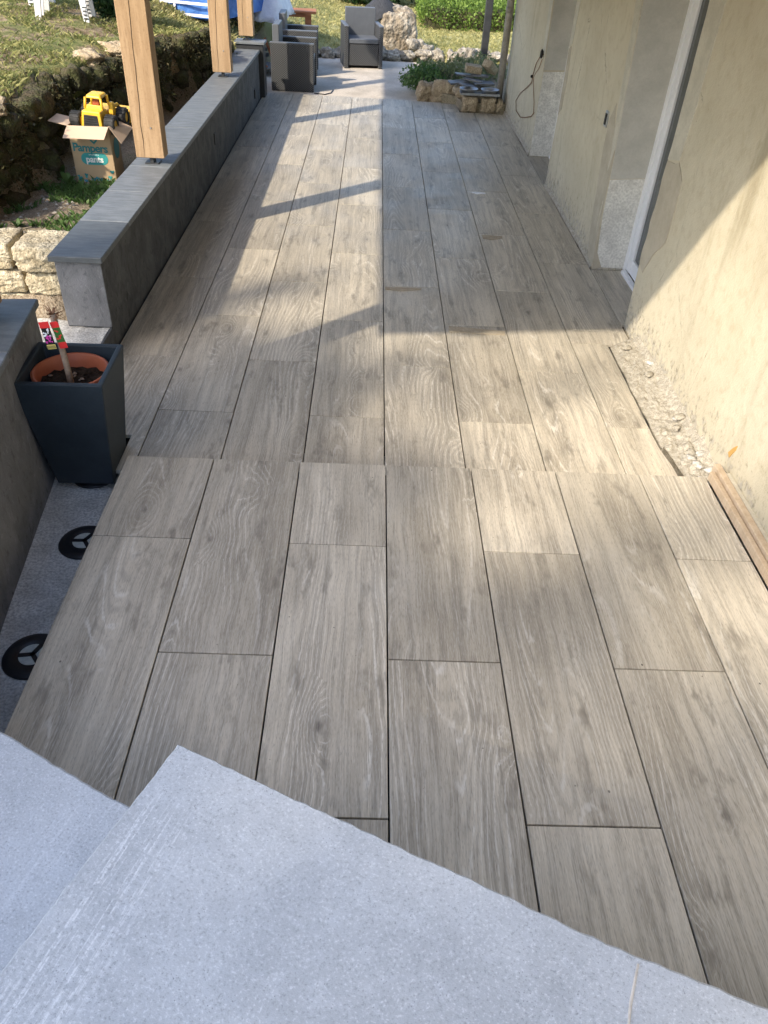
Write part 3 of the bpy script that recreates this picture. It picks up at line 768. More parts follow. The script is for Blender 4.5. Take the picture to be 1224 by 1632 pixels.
for j in range(NZ):
    for i in range(NY):
        a = j * (NY + 1) + i; f.append((a, a + 1, a + NY + 2, a + NY + 1))
m.add(v, f)
m.box((-1.875, 4.222, -.06), (-1.625, 11.35, .514))
m.build('wall_body', 'grey_render', lw)
MB().box((-1.6345, 3.36, -.06), (-1.6185, 4.2235, .118), .003).build('wall_foot', 'grey_render', lw)
MB().box((-1.874, 4.212, .125), (-1.6165, 4.2225, .512), .002).build('end_plaster', 'grey_render_pale', lw)  # paler end face: its stronger sky light is put into the colour
coping_row(lw, (-1.598, 4.185), (-1.598, 11.36), .30, .516, .55, 12, ['slate_shaded', 'slate_coping'], flip=1)  # nearest slab takes the darker copy, painted shade at the near end
child_box('end_pillar', (-1.90, 11.37, -.05), (-1.555, 11.60, .60), 'dark_metal', lw, .006)
child_box('pillar_cap', (-1.92, 11.35, .602), (-1.535, 11.62, .632), 'slate_coping', lw, .004)
for y, z in ((10.83, .14), (7.9, .30)):
    child_box('weep_hole', (-1.622, y - .03, z - .05), (-1.6085, y + .03, z + .05), 'black_print', lw, .002)

nw = empty('low_wall', (0, 0, 0), 0, 'short low grey wall beside the square planter and the slab', 'wall')
def nwx(y): return -1.607 + (2.975 - y) * .116
v = []; f = []; NY, NZ = 40, 8
for j in range(NZ + 1):
    for i in range(NY + 1):
        z = -.12 + .757 * j / NZ; y = .2 + (3.34 - .08 * max(0, (.35 - z)) - .2) * i / NY
        v.append(lwv(nwx(y), y, z))
for j in range(NZ):
    for i in range(NY):
        a = j * (NY + 1) + i; f.append((a, a + 1, a + NY + 2, a + NY + 1))
k = len(v)
for j in range(NZ + 1):
    z = -.12 + .757 * j / NZ; ye = 3.34 - .08 * max(0, (.35 - z))
    v += [(nwx(ye) - .26, ye, z), (nwx(.2) - .26, .2, z)]
for j in range(NZ):
    f.append((j * (NY + 1) + NY, k + 2 * j, k + 2 * j + 2, (j + 1) * (NY + 1) + NY))
    f.append((k + 2 * j, k + 2 * j + 1, k + 2 * j + 3, k + 2 * j + 2))
f.append(tuple([k + 2 * NZ, k + 2 * NZ + 1] + [NZ * (NY + 1) + i for i in range(NY + 1)]))
MB().add(v, f).build('wall_body', 'grey_render_pale', nw)
coping_row(nw, (nwx(.2) + .02, .2), (nwx(3.36) + .02, 3.36), .30, .640, .675, 6, ['slate_coping'] * 5 + ['slate_shaded'], flip=1)  # last slab takes the darker copy with shade in its colour

# pale threshold between the two walls and the dry stones behind it
th = empty('threshold_block', (-1.95, 3.85, -.1), 0, 'pale rough concrete threshold between the two low walls', 'threshold')
v = []; f = []; n1, n2 = 24, 24
for j in range(n2 + 1):
    for i in range(n1 + 1):
        x, y = -2.45 + .815 * i / n1, 3.26 + 1.04 * j / n2
        z = .115 + .012 * mnoise.noise(Vector((x * 9, y * 9, 0))) + .006 * mnoise.noise(Vector((x * 33, y * 33, 0)))
        v.append((x + 1.95, y - 3.85, z + .1))
for j in range(n2):
    for i in range(n1):
        a = j * (n1 + 1) + i; f.append((a, a + 1, a + n1 + 2, a + n1 + 1))
mm = MB().add(v, f); mm.box((-.50, -.59, -.19), (.315, .45, .195)); mm.build('block', 'slab_concrete', th, False)
sw = empty('stone_wall', (-2.15, 4.5, .1), 0, 'stacked pale limestone blocks at the garden edge left of the long wall', 'stone wall')
spec = [(-1.98, 4.50, .165, .34, .30, .135), (-2.31, 4.52, .17, .36, .30, .14),
        (-1.99, 4.49, .305, .32, .30, .145), (-2.29, 4.50, .305, .30, .32, .14), (-2.60, 4.5, .24, .34, .3, .2),
        (-2.01, 4.48, .462, .34, .36, .16), (-2.36, 4.52, .455, .36, .36, .16), (-2.70, 4.55, .42, .36, .4, .2), (-2.98, 4.6, .45, .34, .4, .3)]
for i, (x, y, z, sx, sy, sz) in enumerate(spec):
    rock('stone', (x + 2.15, y - 4.5, z - .1), (sx * 1.10, sy, sz * 1.10), i + 3, 'limestone', sw, random.uniform(-.1, .1), rough=.10, boxy=.82, sub=5, freq=2.6)

# ------------------------------------------------------------------ timber posts
def post(loc, w_, d_, z1, label, rz=0.0, split=True):
    t = empty('timber_post', loc, rz, label, 'post', 'posts along the low wall')
    pb = MB().box((-w_ / 2, -d_ / 2, 0), (w_ / 2, d_ / 2, z1 - loc[2] - .045), .004).build('post', 'pine_post', t); pb.location = (0, 0, .045)
    MB().box((-.05, -.05, .001), (.05, .05, .007)).box((-.012, -.04, .0075), (.012, .04, .0445)).build('metal_foot', 'dark_metal', t)
    if split:   # drying split down the front face
        pts = [(-w_ * .20 + .012 * mnoise.noise(Vector((q * 2.3, loc[1], 0))) + q * .004, -d_ / 2 - .0006, .05 + q * (1.6 / 14)) for q in range(15)]
        MB().tube(pts, [.0006] + [.0022] * 13 + [.0006], 4).build('drying_split', 'black_print', t)
    for q in (.25,):
        MB().lathe([(0, .0), (.006, .0), (.006, .003), (0, .003)], 10, mtx=Matrix.Translation((.03, -d_ / 2 - .002, q)) @ Matrix.Rotation(math.pi / 2, 4, 'X')).build('screw_head', 'galvanised', t)
    return t
post((-1.745, 6.09, .552), .205, .13, 2.42, 'thick timber post beside the cardboard box, nearest of the posts fully in view')
post((-1.765, 9.50, .552), .20, .13, 2.42, 'timber post in the middle of the long low wall')
post((-1.775, 11.52, .634), .185, .13, 2.42, 'timber post at the far end of the long low wall')
post((-1.80, 3.12, .677), .17, .17, 2.42, 'timber post at the left edge on the short low wall', .1, False)

# timber roof over the terrace (above the frame, it shades the floor)
rf = empty('terrace_canopy', (-1.75, 7.0, 2.42), 0, 'timber lean-to roof on the posts above the terrace', 'roof')
def toR(v): return (v[0] + 1.75, v[1] - 7.0, v[2] - 2.42)
def rz_(x): return 2.39 + (x + 2.3) * .155
MB().box(toR((-1.85, 2.29, 2.42)), toR((-1.70, 12.2, 2.475)), .004).build('beam', 'pine_post', rf)
for i in range(17):
    y = 2.32 + i * .61
    MB().add([toR((x, yy, rz_(x) + dz)) for x in (-2.28, 1.63) for yy in (y - .03, y + .03) for dz in (.004, .12)],
             [(0, 1, 3, 2), (4, 6, 7, 5), (0, 4, 5, 1), (2, 3, 7, 6), (1, 5, 7, 3), (0, 2, 6, 4)]).build('rafter', 'pine_post', rf)
for i in range(20):
    x0 = -2.30 + i * .1965; x1 = x0 + .1960
    MB().add([toR((x, yy, rz_(x) + dz)) for x in (x0, x1) for yy in (2.29, 12.2) for dz in (.122, .145)],
             [(0, 1, 3, 2), (4, 6, 7, 5), (0, 4, 5, 1), (2, 3, 7, 6), (1, 5, 7, 3), (0, 2, 6, 4)]).build('roof_board', 'board', rf)
MB().box(toR((-2.325, 2.29, 2.375)), toR((-2.302, 12.2, 2.53)), .002).build('fascia', 'pine_post', rf)

# ------------------------------------------------------------------ planter
pt = empty('square_planter', (-1.425, 3.045, -.1), R_(1.5), 'tall tapered charcoal planter with a terracotta pot inside', 'planter')
def taper(m, b, t_, z0, z1, inner=None):
    v = [(sx * b, sy * b, z0) for sx, sy in ((-1, -1), (1, -1), (1, 1), (-1, 1))] + [(sx * t_, sy * t_, z1) for sx, sy in ((-1, -1), (1, -1), (1, 1), (-1, 1))]
    f = [(0, 3, 2, 1), (0, 1, 5, 4), (1, 2, 6, 5), (2, 3, 7, 6), (3, 0, 4, 7)]
    ti = t_ - .026; bi = b - .01
    v += [(sx * ti, sy * ti, z1) for sx, sy in ((-1, -1), (1, -1), (1, 1), (-1, 1))] + [(sx * (t_ - .055), sy * (t_ - .055), z1 - .26) for sx, sy in ((-1, -1), (1, -1), (1, 1), (-1, 1))]
    for k in range(4):
        f += [(4 + k, 4 + (k + 1) % 4, 8 + (k + 1) % 4, 8 + k), (8 + k, 8 + (k + 1) % 4, 12 + (k + 1) % 4, 12 + k)]
    f.append((12, 13, 14, 15)); m.add(v, f); return m
po = taper(MB(), .130, .194, .05, .622).build('planter_shell', 'pot_charcoal', pt)
bv = po.modifiers.new('bevel', 'BEVEL'); bv.width = .006; bv.segments = 2
MB().lathe([(0, .0), (.104, .0), (.106, .006), (.100, .012), (.075, .02), (.07, .049), (0, .049)], 40).build('saucer_foot', 'black_plastic', pt, True)
tp = MB().lathe([(.11, .40), (.155, .560), (.166, .562), (.168, .586), (.160, .590), (.153, .586), (.146, .545), (.143, .535), (.12, .40)], 48).build('inner_pot', 'terracotta_plastic', pt, True)
# soil
v = [(0, 0, .535)]; f = []; n = 36
for j in range(1, 9):
    for k in range(n):
        r = .144 * j / 8; a = 2 * math.pi * k / n
        x, y = r * math.cos(a), r * math.sin(a)
        v.append((x, y, .528 + .012 * mnoise.noise(Vector((x * 22, y * 22, 3))) + .010 * mnoise.noise(Vector((x * 60, y * 60, 7)))))
for k in range(n): f.append((0, 1 + k, 1 + (k + 1) % n))
for j in range(7):
    for k in range(n): f.append((1 + j * n + k, 1 + (j + 1) * n + k, 1 + (j + 1) * n + (k + 1) % n, 1 + j * n + (k + 1) % n))
mesh_obj('soil', v, f, 'potting_soil', pt, True)
for i in range(30):
    a, r = random.random() * 6.28, .13 * math.sqrt(random.random()); s = random.uniform(.008, .02)
    rock('soil_crumb', (r * math.cos(a), r * math.sin(a), .537), (s * random.uniform(.8, 2.6), s, s * .6), i, 'potting_soil' if i % 4 else 'bark_stick', pt, random.random() * 6, sub=1)
# plant: stick with dry shoots
pl = empty('pruned_shrub', (-1.420, 3.01, .43), 0, 'bare pruned shrub stem with dry twigs in the terracotta pot', 'shrub')
stem = MB().tube([(0, 0, -.01), (-.004, .006, .09), (-.012, .012, .23), (-.016, .016, .330)], [.0145, .0135, .013, .014], 10).build('stem', 'bark_stick', pl, True)
for i in range(30):
    a = random.random() * 6.28; l = random.uniform(.022, .052); e = random.uniform(.25, 1.1)
    b = Vector((-.016, .016, .320 + random.uniform(-.02, .012)))
    dr = Vector((math.cos(a) * math.cos(e), math.sin(a) * math.cos(e), math.sin(e)))
    MB().tube([b, b + dr * l * .5 + Vector((0, 0, .006)), b + dr * l], [.0028, .0022, .001], 5).build('twig', 'dry_twig', pl)
tg = empty('plant_tag', (-1.432, 2.985, .625), R_(6), 'red topped plant tag with flower pictures tied to the shrub stem', 'tag'); tg.scale = (.8, .8, .8)
tgm = Matrix.Rotation(R_(-5), 4, 'Y')
def tpiece(name, x0, x1, z0, z1, mat, dy=0.0, par=tg, rot=tgm):
    o = MB().box((x0, -.0012 + dy, z0), (x1, .0012 + dy, z1), .0004, mtx=rot).build(name, mat, par); return o
tpiece('card', -.050, -.005, .0, .135, 'black_print')
tpiece('card_header', -.053, -.002, .117, .152, 'tag_red', -.0006)
tpiece('thin_strip', -.050, -.005, -.004, .022, 'tag_yellow', -.0006)
for i in range(7):
    tpiece('bar', -.047 + i * .006, -.0445 + i * .006, .0, .018, 'black_print', -.0022)
r2 = Matrix.Translation((.030, .012, -.002)) @ Matrix.Rotation(R_(-9), 4, 'Y')
tpiece('card', -.020, .020, .0, .13, 'tag_green', 0, tg, r2)
tpiece('card_header', -.021, .021, .114, .148, 'tag_red', -.0006, tg, r2)
tpiece('thin_strip', -.021, .021, -.006, .03, 'tag_red', -.0006, tg, r2)
for i in range(26):
    white = i % 2; x = random.uniform(-.045, -.012); z = random.uniform(.072, .112) if white else random.uniform(.030, .072)
    q = tgm @ Vector((x, -.0022, z)); s = random.uniform(.0035, .0065)
    o = MB().lathe([(0, 0), (s, 0), (s * .9, .0006), (0, .0006)], 7, mtx=Matrix.Translation(q) @ Matrix.Rotation(math.pi / 2, 4, 'X')).build('printed_flower', 'tag_white' if white else 'tag_pink', tg)
for i in range(12):
    x = random.uniform(-.015, .015); z = random.uniform(.04, .105); q = r2 @ Vector((x, -.0022, z)); s = random.uniform(.004, .007)
    MB().lathe([(0, 0), (s, 0), (s * .9, .0006), (0, .0006)], 7, mtx=Matrix.Translation(q) @ Matrix.Rotation(math.pi / 2, 4, 'X')).build('printed_flower', 'tag_red' if i % 2 else 'weed_leaf', tg)

# ------------------------------------------------------------------ cardboard box and toy
bx = empty('cardboard_box', (-2.30, 6.42, .28), R_(2.5), 'open brown nappy carton with teal print standing by the wall', 'box')
HB, DB, WB = .42, .27, .155
def panel(name, pts, mat, par, th=.004):
    p = [Vector(q) for q in pts]; n = (p[1] - p[0]).cross(p[2] - p[0]).normalized() * th
    v = p + [q + n for q in p]; k = len(p)
    f = [tuple(range(k))[::-1], tuple(range(k, 2 * k))] + [(i, (i + 1) % k, k + (i + 1) % k, k + i) for i in range(k)]
    return mesh_obj(name, v, f, mat, par)
front = panel('side_panel', [(-WB, 0, 0), (-WB, 0, HB), (WB, 0, HB), (WB, 0, 0)], 'carton', bx)
panel('side_panel', [(WB, .0, 0), (WB, .0, HB), (WB, DB, HB), (WB, DB, 0)], 'carton', bx)
panel('side_panel', [(-WB, 0, 0), (-WB, DB, 0), (-WB, DB, HB), (-WB, 0, HB)], 'carton', bx)
panel('side_panel', [(-WB, DB, 0), (WB, DB, 0), (WB, DB, HB), (-WB, DB, HB)], 'carton', bx)
panel('base_panel', [(-WB, 0, .004), (WB, 0, .004), (WB, DB, .004), (-WB, DB, .004)], 'carton', bx)
panel('flap', [(-WB, -.001, HB), (-WB - .012, -.125, HB - .060), (WB - .015, -.125, HB - .062), (WB, -.001, HB)][::-1], 'carton_inside', bx)
panel('flap', [(-WB - .001, .005, HB), (-WB - .001, DB - .02, HB), (-WB - .125, DB - .06, HB + .035), (-WB - .150, .04, HB + .02)][::-1], 'carton_inside', bx)
panel('flap', [(WB + .001, .0, HB), (WB + .085, -.02, HB - .11), (WB + .135, DB - .06, HB - .045), (WB + .001, DB, HB)][::-1], 'carton_inside', bx)
panel('flap', [(-WB, DB + .001, HB), (WB, DB + .001, HB), (WB, DB + .09, HB - .09), (-WB, DB + .09, HB - .09)], 'carton_inside', bx)
def text_mesh(txt, size, name, mat, parent, mtx, offset=0.0, spacing=1.0):
    cu = bpy.data.curves.new('txt', 'FONT'); cu.body = txt; cu.size = size; cu.align_x = 'CENTER'; cu.align_y = 'CENTER'
    cu.offset = offset; cu.extrude = .0004; cu.space_character = spacing; cu.resolution_u = 3
    tmp = bpy.data.objects.new('txt', cu); COL.objects.link(tmp)
    dg = bpy.context.evaluated_depsgraph_get(); dg.update()
    me = bpy.data.meshes.new_from_object(tmp.evaluated_get(dg)); bpy.data.objects.remove(tmp)
    me.name = name; me.materials.clear(); me.materials.append(M[mat]); me.transform(mtx)
    return link(bpy.data.objects.new(name, me), parent)
FRONT = lambda x, z, dy=-.0012, rot=0.0: Matrix.Translation((x, dy - .0005, z)) @ Matrix.Rotation(math.pi / 2, 4, 'X') @ Matrix.Rotation(rot, 4, 'Z')
text_mesh('Pampers', .083, 'printed_word', 'print_teal_dark', bx, FRONT(-.01, .262, rot=R_(-1.5)), .0022, .92)
def heart(s, name, mat, par, mtx):
    pts = [(16 * math.sin(a) ** 3 / 17 * s, (13 * math.cos(a) - 5 * math.cos(2 * a) - 2 * math.cos(3 * a) - math.cos(4 * a)) / 17 * s) for a in [2 * math.pi * k / 22 for k in range(22)]]
    return MB().prism(pts, 0, .0006, mtx).build(name, mat, par)
heart(.034, 'printed_heart', 'print_teal_dark', bx, FRONT(.025, .322, -.001))
heart(.017, 'printed_heart', 'carton', bx, FRONT(.025, .325, -.0018))
def pill(w_, h_, mat, mtx, name, par):
    pts = []
    for k in range(13): a = -math.pi / 2 + math.pi * k / 12; pts.append((w_ / 2 - h_ / 2 + h_ / 2 * math.cos(a), h_ / 2 * math.sin(a)))
    for k in range(13): a = math.pi / 2 + math.pi * k / 12; pts.append((-w_ / 2 + h_ / 2 + h_ / 2 * math.cos(a), h_ / 2 * math.sin(a)))
    return MB().prism(pts, 0, .0006, mtx).build(name, mat, par)
pill(.205, .088, 'print_teal', FRONT(.01, .185, -.0008), 'printed_oval', bx)
text_mesh('pants', .066, 'printed_word', 'print_white', bx, FRONT(.01, .180, -.0022), .0018, .95)
for q in range(7): pill(.008, .005, 'print_white', FRONT(-.026 + q * .0115, .214 + .0012 * (q % 2), -.0016), 'printed_fleck', bx)
for i in range(26):
    x = random.uniform(-.14, .145); z = abs(random.gauss(0, .032)) + .012
    heart(random.uniform(.008, .017), 'printed_heart', ['print_teal', 'print_blue', 'print_teal_dark'][i % 3], bx, FRONT(x, z, -.0008 - .0003 * (i % 5), random.uniform(-.4, .4)))
SIDE = lambda y, z: Matrix.Translation((WB + .0046, y, z)) @ Matrix.Rotation(math.pi / 2, 4, 'Z') @ Matrix.Rotation(math.pi / 2, 4, 'X')
pill(.16, .15, 'print_teal_dark', SIDE(.13, .24), 'printed_oval', bx)

toy = empty('toy_loader', (-2.285, 6.50, .668), R_(-6), 'yellow plastic toy loader sitting in the open carton', 'toy')
toy.rotation_euler = (R_(4), R_(2), R_(-8)); toy.scale = (.95, .80, .92)
def hexa(name, lo, hi, z0, z1, mat, par, ch=.006):
    """frustum: lo=(x0,x1,y0,y1) at z0, hi at z1"""
    v = [(lo[0], lo[2], z0), (lo[1], lo[2], z0), (lo[1], lo[3], z0), (lo[0], lo[3], z0), (hi[0], hi[2], z1), (hi[1], hi[2], z1), (hi[1], hi[3], z1), (hi[0], hi[3], z1)]
    o = mesh_obj(name, v, [(0, 3, 2, 1), (4, 5, 6, 7), (0, 1, 5, 4), (1, 2, 6, 5), (2, 3, 7, 6), (3, 0, 4, 7)], mat, par)
    b = o.modifiers.new('bevel', 'BEVEL'); b.width = ch; b.segments = 2; return o
hood = hexa('hood', (-.092, .092, -.03, .14), (-.072, .082, -.012, .14), .0, .135, 'toy_yellow', toy, .01)
MB().add([(-.066, -.031, .012), (.068, -.031, .012), (.058, -.0175, .105), (-.056, -.0175, .105), (-.066, -.024, .012), (.068, -.024, .012), (.058, -.010, .105), (-.056, -.010, .105)],
         [(0, 1, 2, 3), (4, 7, 6, 5), (0, 4, 5, 1), (1, 5, 6, 2), (2, 6, 7, 3), (3, 7, 4, 0)]).build('grille', 'toy_tyre', hood)
for i in range(5):
    z = .026 + i * .017; y = -.0325 + .0135 * (z - .012) / .093
    child_box('grille_bar', (-.055, y - .002, z - .003), (.055, y + .003, z + .003), 'black_print', hood, .001)
cab = empty('cab', (0, 0, 0)); cab.parent = toy
hexa('cab_roof', (-.068, .072, .085, .245), (-.052, .056, .105, .235), .208, .236, 'toy_yellow', cab, .012)
for sx in (-1, 1):
    for (y0, y1) in ((.075, .09), (.235, .225)):
        MB().tube([(sx * .074, y0, .13), (sx * .064, y1 + .004, .214)], .011, 8).build('cab_pillar', 'toy_yellow', cab, True)
hexa('cab_rear', (-.078, .080, .070, .088), (-.070, .074, .082, .098), .128, .160, 'toy_yellow', cab, .004)
hexa('seat_figure', (-.03, .034, .12, .19), (-.024, .028, .13, .18), .13, .190, 'toy_red', cab, .01)
hexa('chassis', (-.05, .055, .12, .40), (-.045, .05, .12, .40), -.02, .09, 'toy_yellow', toy, .008)
def wheel(x, y, z, r, wd):
    wt = empty('wheel', (x, y, z)); wt.parent = toy
    rx = Matrix.Rotation(math.pi / 2, 4, 'Y')
    MB().lathe([(r * .55, -wd / 2), (r * .9, -wd / 2), (r, -wd * .35), (r, wd * .35), (r * .9, wd / 2), (r * .55, wd / 2)], 28, mtx=rx).build('tyre', 'toy_tyre', wt)
    lug = MB()
    for k in range(14):
        a = 2 * math.pi * k / 14
        lug.box((-wd * .46, -.006, r * .97), (wd * .46, .006, r * 1.06), mtx=Matrix.Rotation(a, 4, 'X'))
    lug.build('tread', 'toy_tyre', wt)
    MB().lathe([(0, -wd * .40), (r * .56, -wd * .40), (r * .56, wd * .40), (0, wd * .40)], 20, mtx=rx).build('hub', 'toy_yellow', wt)
for sx in (-1, 1):
    wheel(sx * .145, .04, .035, .072, .082); wheel(sx * .145, .31, .035, .072, .082)
arm = MB().tube([(.085, .22, .12), (.10, .34, .12), (.10, .46, .02)], .016, 8).tube([(-.085, .22, .12), (-.10, .34, .12), (-.10, .46, .02)], .016, 8).build('lift_arm', 'toy_yellow', toy)
hexa('loader_bucket', (-.16, .16, .44, .50), (-.16, .16, .46, .60), -.05, .05, 'toy_yellow', toy, .006)
hexa('arm_bracket', (.075, .115, .19, .28), (.08, .112, .21, .25), .06, .165, 'toy_yellow', toy, .006)

# ------------------------------------------------------------------ mossy bank, weeds and grass
bk = empty('rock_bank', (-2.7, 7.5, .2), 0, 'dark mossy stone bank holding up the lawn behind the carton', 'stone bank')
bi = 0
for y in np.arange(5.0, 11.0, .17):
    xb = float(bank_x(y)); top = float(terrain(xb - .25, y))
    for z in np.arange(.26, top - .04, .17):
        s = random.uniform(.18, .30)
        rock('bank_stone', (xb + .015 + random.uniform(-.04, .04) + 2.7, y + random.uniform(-.06, .06) - 7.5, z + random.uniform(-.02, .05) - .2),
             (.22, s, random.uniform(.15, .24)), bi, 'mossy_rock', bk, random.uniform(-.3, .3), sub=3, rough=.36)
        bi += 1
n = 11000; yy = 4.9 + rng.random(n) * 6.0; xb = bank_x(yy); zz = .28 + rng.random(n) ** .8 * (.62)
P = np.stack([xb + .11 + rng.normal(size=n) * .055, yy, zz], 1)
P = P[rng.random(n) < .25 + .6 * (np.sin(yy * 3.1) * np.sin(zz * 9 + yy) > -.1)]
P = P[~((P[:, 1] > 6.25) & (P[:, 1] < 6.85) & (P[:, 0] > -2.66))]
mo = quads_obj('moss_growth', leaves(P, .030, .5, -.2), 'moss_leaf', bk, kind='stuff'); mo.location = (2.7, -7.5, -.2)
# lit pale stones on the edge of the bank
for i, (x, y, z, sx, sy, sz) in enumerate([(-2.86, 5.60, .93, .34, .5, .16), (-2.90, 6.05, .93, .30, .40, .14), (-2.72, 8.02, .93, .22, .32, .13), (-2.60, 8.55, .93, .24, .36, .12), (-2.5, 9.0, .92, .24, .32, .12)]):
    rock('rim_stone', (x + 2.7, y - 7.5, z - .2 - .03), (sx, sy, sz), 60 + i, 'bed_stone', bk, random.random(), sub=4, rough=.45, boxy=.3)

def scatter(n, x0, x1, y0, y1, keep):
    x = x0 + rng.random(n) * (x1 - x0); y = y0 + rng.random(n) * (y1 - y0)
    k = keep(x, y); x, y = x[k], y[k]
    return np.stack([x, y, terrain(x, y)], 1)
def clump(x, y, s=1.0): return .5 + .5 * np.sin(x * 2.9 * s + np.sin(y * 2.1 * s) * 2) * np.sin(y * 3.3 * s + np.sin(x * 1.7 * s) * 2)
P = scatter(70000, -8, -1.95, 5.0, 13.5, lambda x, y: (x < bank_x(y) - .03) & (rng.random(len(x)) < .16 + .84 * (clump(x, y) > .42)) & (rng.random(len(x)) < np.clip(1.25 - (-x - 2.6) * .13, .3, 1)))
g1 = quads_obj('lawn_grass', blades(P, .034, .0036, 1.4), 'grass_blade', kind='stuff'); tag(g1, 'short patchy green grass on the raised lawn', 'grass')
P = scatter(42000, -3.2, 5.0, 15.1, 24.0, lambda x, y: rng.random(len(x)) < .9)
P2 = scatter(9000, -3.6, -1.95, 11.2, 15.2, lambda x, y: (x < -1.95))
g2 = quads_obj('lawn_grass', blades(np.concatenate([P, P2]), .042, .006, 1.2), 'dry_grass', kind='stuff'); tag(g2, 'pale dry grass of the far lawn beyond the patio', 'grass')
P = scatter(3600, -2.75, -1.93, 4.62, 6.35, lambda x, y: clump(x, y, 1.9) > .50)
g3 = quads_obj('ground_weeds', np.concatenate([leaves(P, .034, .5, .7), blades(P[:2200], .045, .003, .9)]), 'weed_leaf', kind='stuff'); tag(g3, 'low green weeds on the soil strip beside the long wall', 'weeds')
# loose pebbles on the soil
pb = MB()
for i in range(420):
    x, y = random.uniform(-2.75, -1.93), random.uniform(4.6, 6.8); z = float(terrain(x, y)); s = random.uniform(.006, .020)
    a = random.random() * 3
    vv = [Vector((math.cos(a + k * math.pi / 2) * s, math.sin(a + k * math.pi / 2) * s * .8, 0)) + Vector((x, y, z)) for k in range(4)]
    pb.add(vv + [Vector((x, y, z + s * .7)), Vector((x, y, z - s * .3))], [(0, 1, 4), (1, 2, 4), (2, 3, 4), (3, 0, 4), (1, 0, 5), (2, 1, 5), (3, 2, 5), (0, 3, 5)])
pbo = pb.build('pebbles', 'edging_rock'); tag(pbo, 'small pebbles scattered on the soil strip', 'pebbles', kind='stuff')

def weed(x, y, n, L, wd, label, group=None, up=.9, mat='weed_leaf', seed=0):
    random.seed(seed); z = float(terrain(x, y)); t = empty('weed', (x, y, z - .005), 0, label, 'weed', group)
    for i in range(n):
        a = random.random() * 6.28; l = L * random.uniform(.55, 1.1); e = random.uniform(.35, up); ww = wd * random.uniform(.7, 1.1)
        d = Vector((math.cos(a), math.sin(a), 0)); s = Vector((-d.y, d.x, 0)); v = []; f = []
        for k in range(5):
            u = k / 4; ang = e * (1 - u * .75)
            p = d * (l * u * math.cos(e)) + Vector((0, 0, l * u * math.sin(e) - l * .35 * u * u))
            hw = ww * math.sin(math.pi * min(1, u * .92 + .06)) * .5
            v += [p - s * hw + Vector((0, 0, hw * .35)), p + s * 0, p + s * hw + Vector((0, 0, hw * .35))]
        for k in range(4):
            for q in (0, 1): f.append((k * 3 + q, k * 3 + q + 1, k * 3 + q + 4, k * 3 + q + 3))
        o = mesh_obj('leaf', v, f, mat, t, True)
        at = o.data.attributes.new('tint', 'FLOAT', 'POINT'); at.data.foreach_set('value', [random.random()] * len(v))
weed(-2.50, 6.33, 12, .17, .05, 'broad leaved weed in front of the left corner of the carton', None, 1.35, seed=4)
weed(-2.37, 6.25, 16, .13, .022, 'narrow leaved weed in front of the printed carton face', None, 1.3, seed=5)
weed(-2.62, 6.55, 8, .16, .06, 'broad leaved weed between the carton and the mossy bank', None, 1.4, seed=6)
weed(-2.52, 5.30, 10, .11, .035, 'small weed on the soil strip nearest the stone blocks', None, 1.2, seed=7)
weed(-2.58, 7.05, 9, .15, .035, 'weed growing out of the foot of the mossy bank', None, 1.3, seed=8)
random.seed(21)

# ------------------------------------------------------------------ leaf masses
def mound(c, r, n, size, mat, name, parent, shell=.55, aspect=.5, up=.2, zcut=None, wob=.22, boxy=0.0):
    d = rng.normal(size=(n, 3)); d /= np.linalg.norm(d, axis=1)[:, None]
    d = d * (1 - boxy) + boxy * d / np.abs(d).max(1)[:, None]
    q = shell + (1 - shell) * rng.random(n) ** .7
    wv = 1 + wob * (np.sin(d[:, 0] * 5 + c[0]) * np.sin(d[:, 1] * 6 + c[1]) + .6 * np.sin(d[:, 2] * 9 + d[:, 0] * 7))
    P = np.array(c) + d * np.array(r) * (q * wv)[:, None]
    if zcut is not None: P = P[P[:, 2] > zcut]
    o = quads_obj(name, leaves(P, size, aspect, up, ), mat, parent); return o
def trunk(t, c, z0, z1, r, name='trunk', limbs=5, spread=.6):
    m = MB().tube([(0, 0, z0), (.05 * r, .03, (z0 + z1) / 2), (.08, -.05, z1)], [r, r * .75, r * .4], 10)
    for i in range(limbs):
        a = i * 2.4; h0 = z0 + (z1 - z0) * (.55 + .08 * i)
        m.tube([(.04, 0, h0), (math.cos(a) * spread * .5, math.sin(a) * spread * .5, h0 + spread * .5), (math.cos(a) * spread, math.sin(a) * spread, h0 + spread * 1.1)], [r * .45, r * .3, r * .1], 7)
    return m.build(name, 'bark_stick', t, True)

# hedge and shrubs at the far end
hd = empty('hedge', (2.2, 18.6, 0), 0, 'clipped bright green hedge beyond the far lawn', 'hedge')
n = 30000
P = np.stack([.75 + rng.random(n) * 3.6, 18.45 + rng.random(n) * 1.7, -.02 + rng.random(n) * .52], 1)
sh = (np.abs(P[:, 1] - 18.45) < .14) | (P[:, 2] > .38) | (P[:, 0] < .95)
P = P[sh]; P[:, 2] += .02 * np.sin(P[:, 0] * 6) + .02 * np.sin(P[:, 1] * 7); P[:, 1] += .05 * np.sin(P[:, 0] * 9)
k = ~((P[:, 0] < 1.5) & (P[:, 2] < (.25 - (P[:, 0] - .75) * .3)) & (rng.random(len(P)) < .75)); P = P[k]
ho = quads_obj('foliage', leaves(P, .055, .6, .3), 'hedge_leaf', hd); ho.location = (-2.2, -18.6, 0)
hc = MB().box((-1.30, .02, -.05), (2.1, 1.4, .38), .05).build('inner_twigs', 'moss_growth' if 'moss_growth' in M else 'mossy_rock', hd)
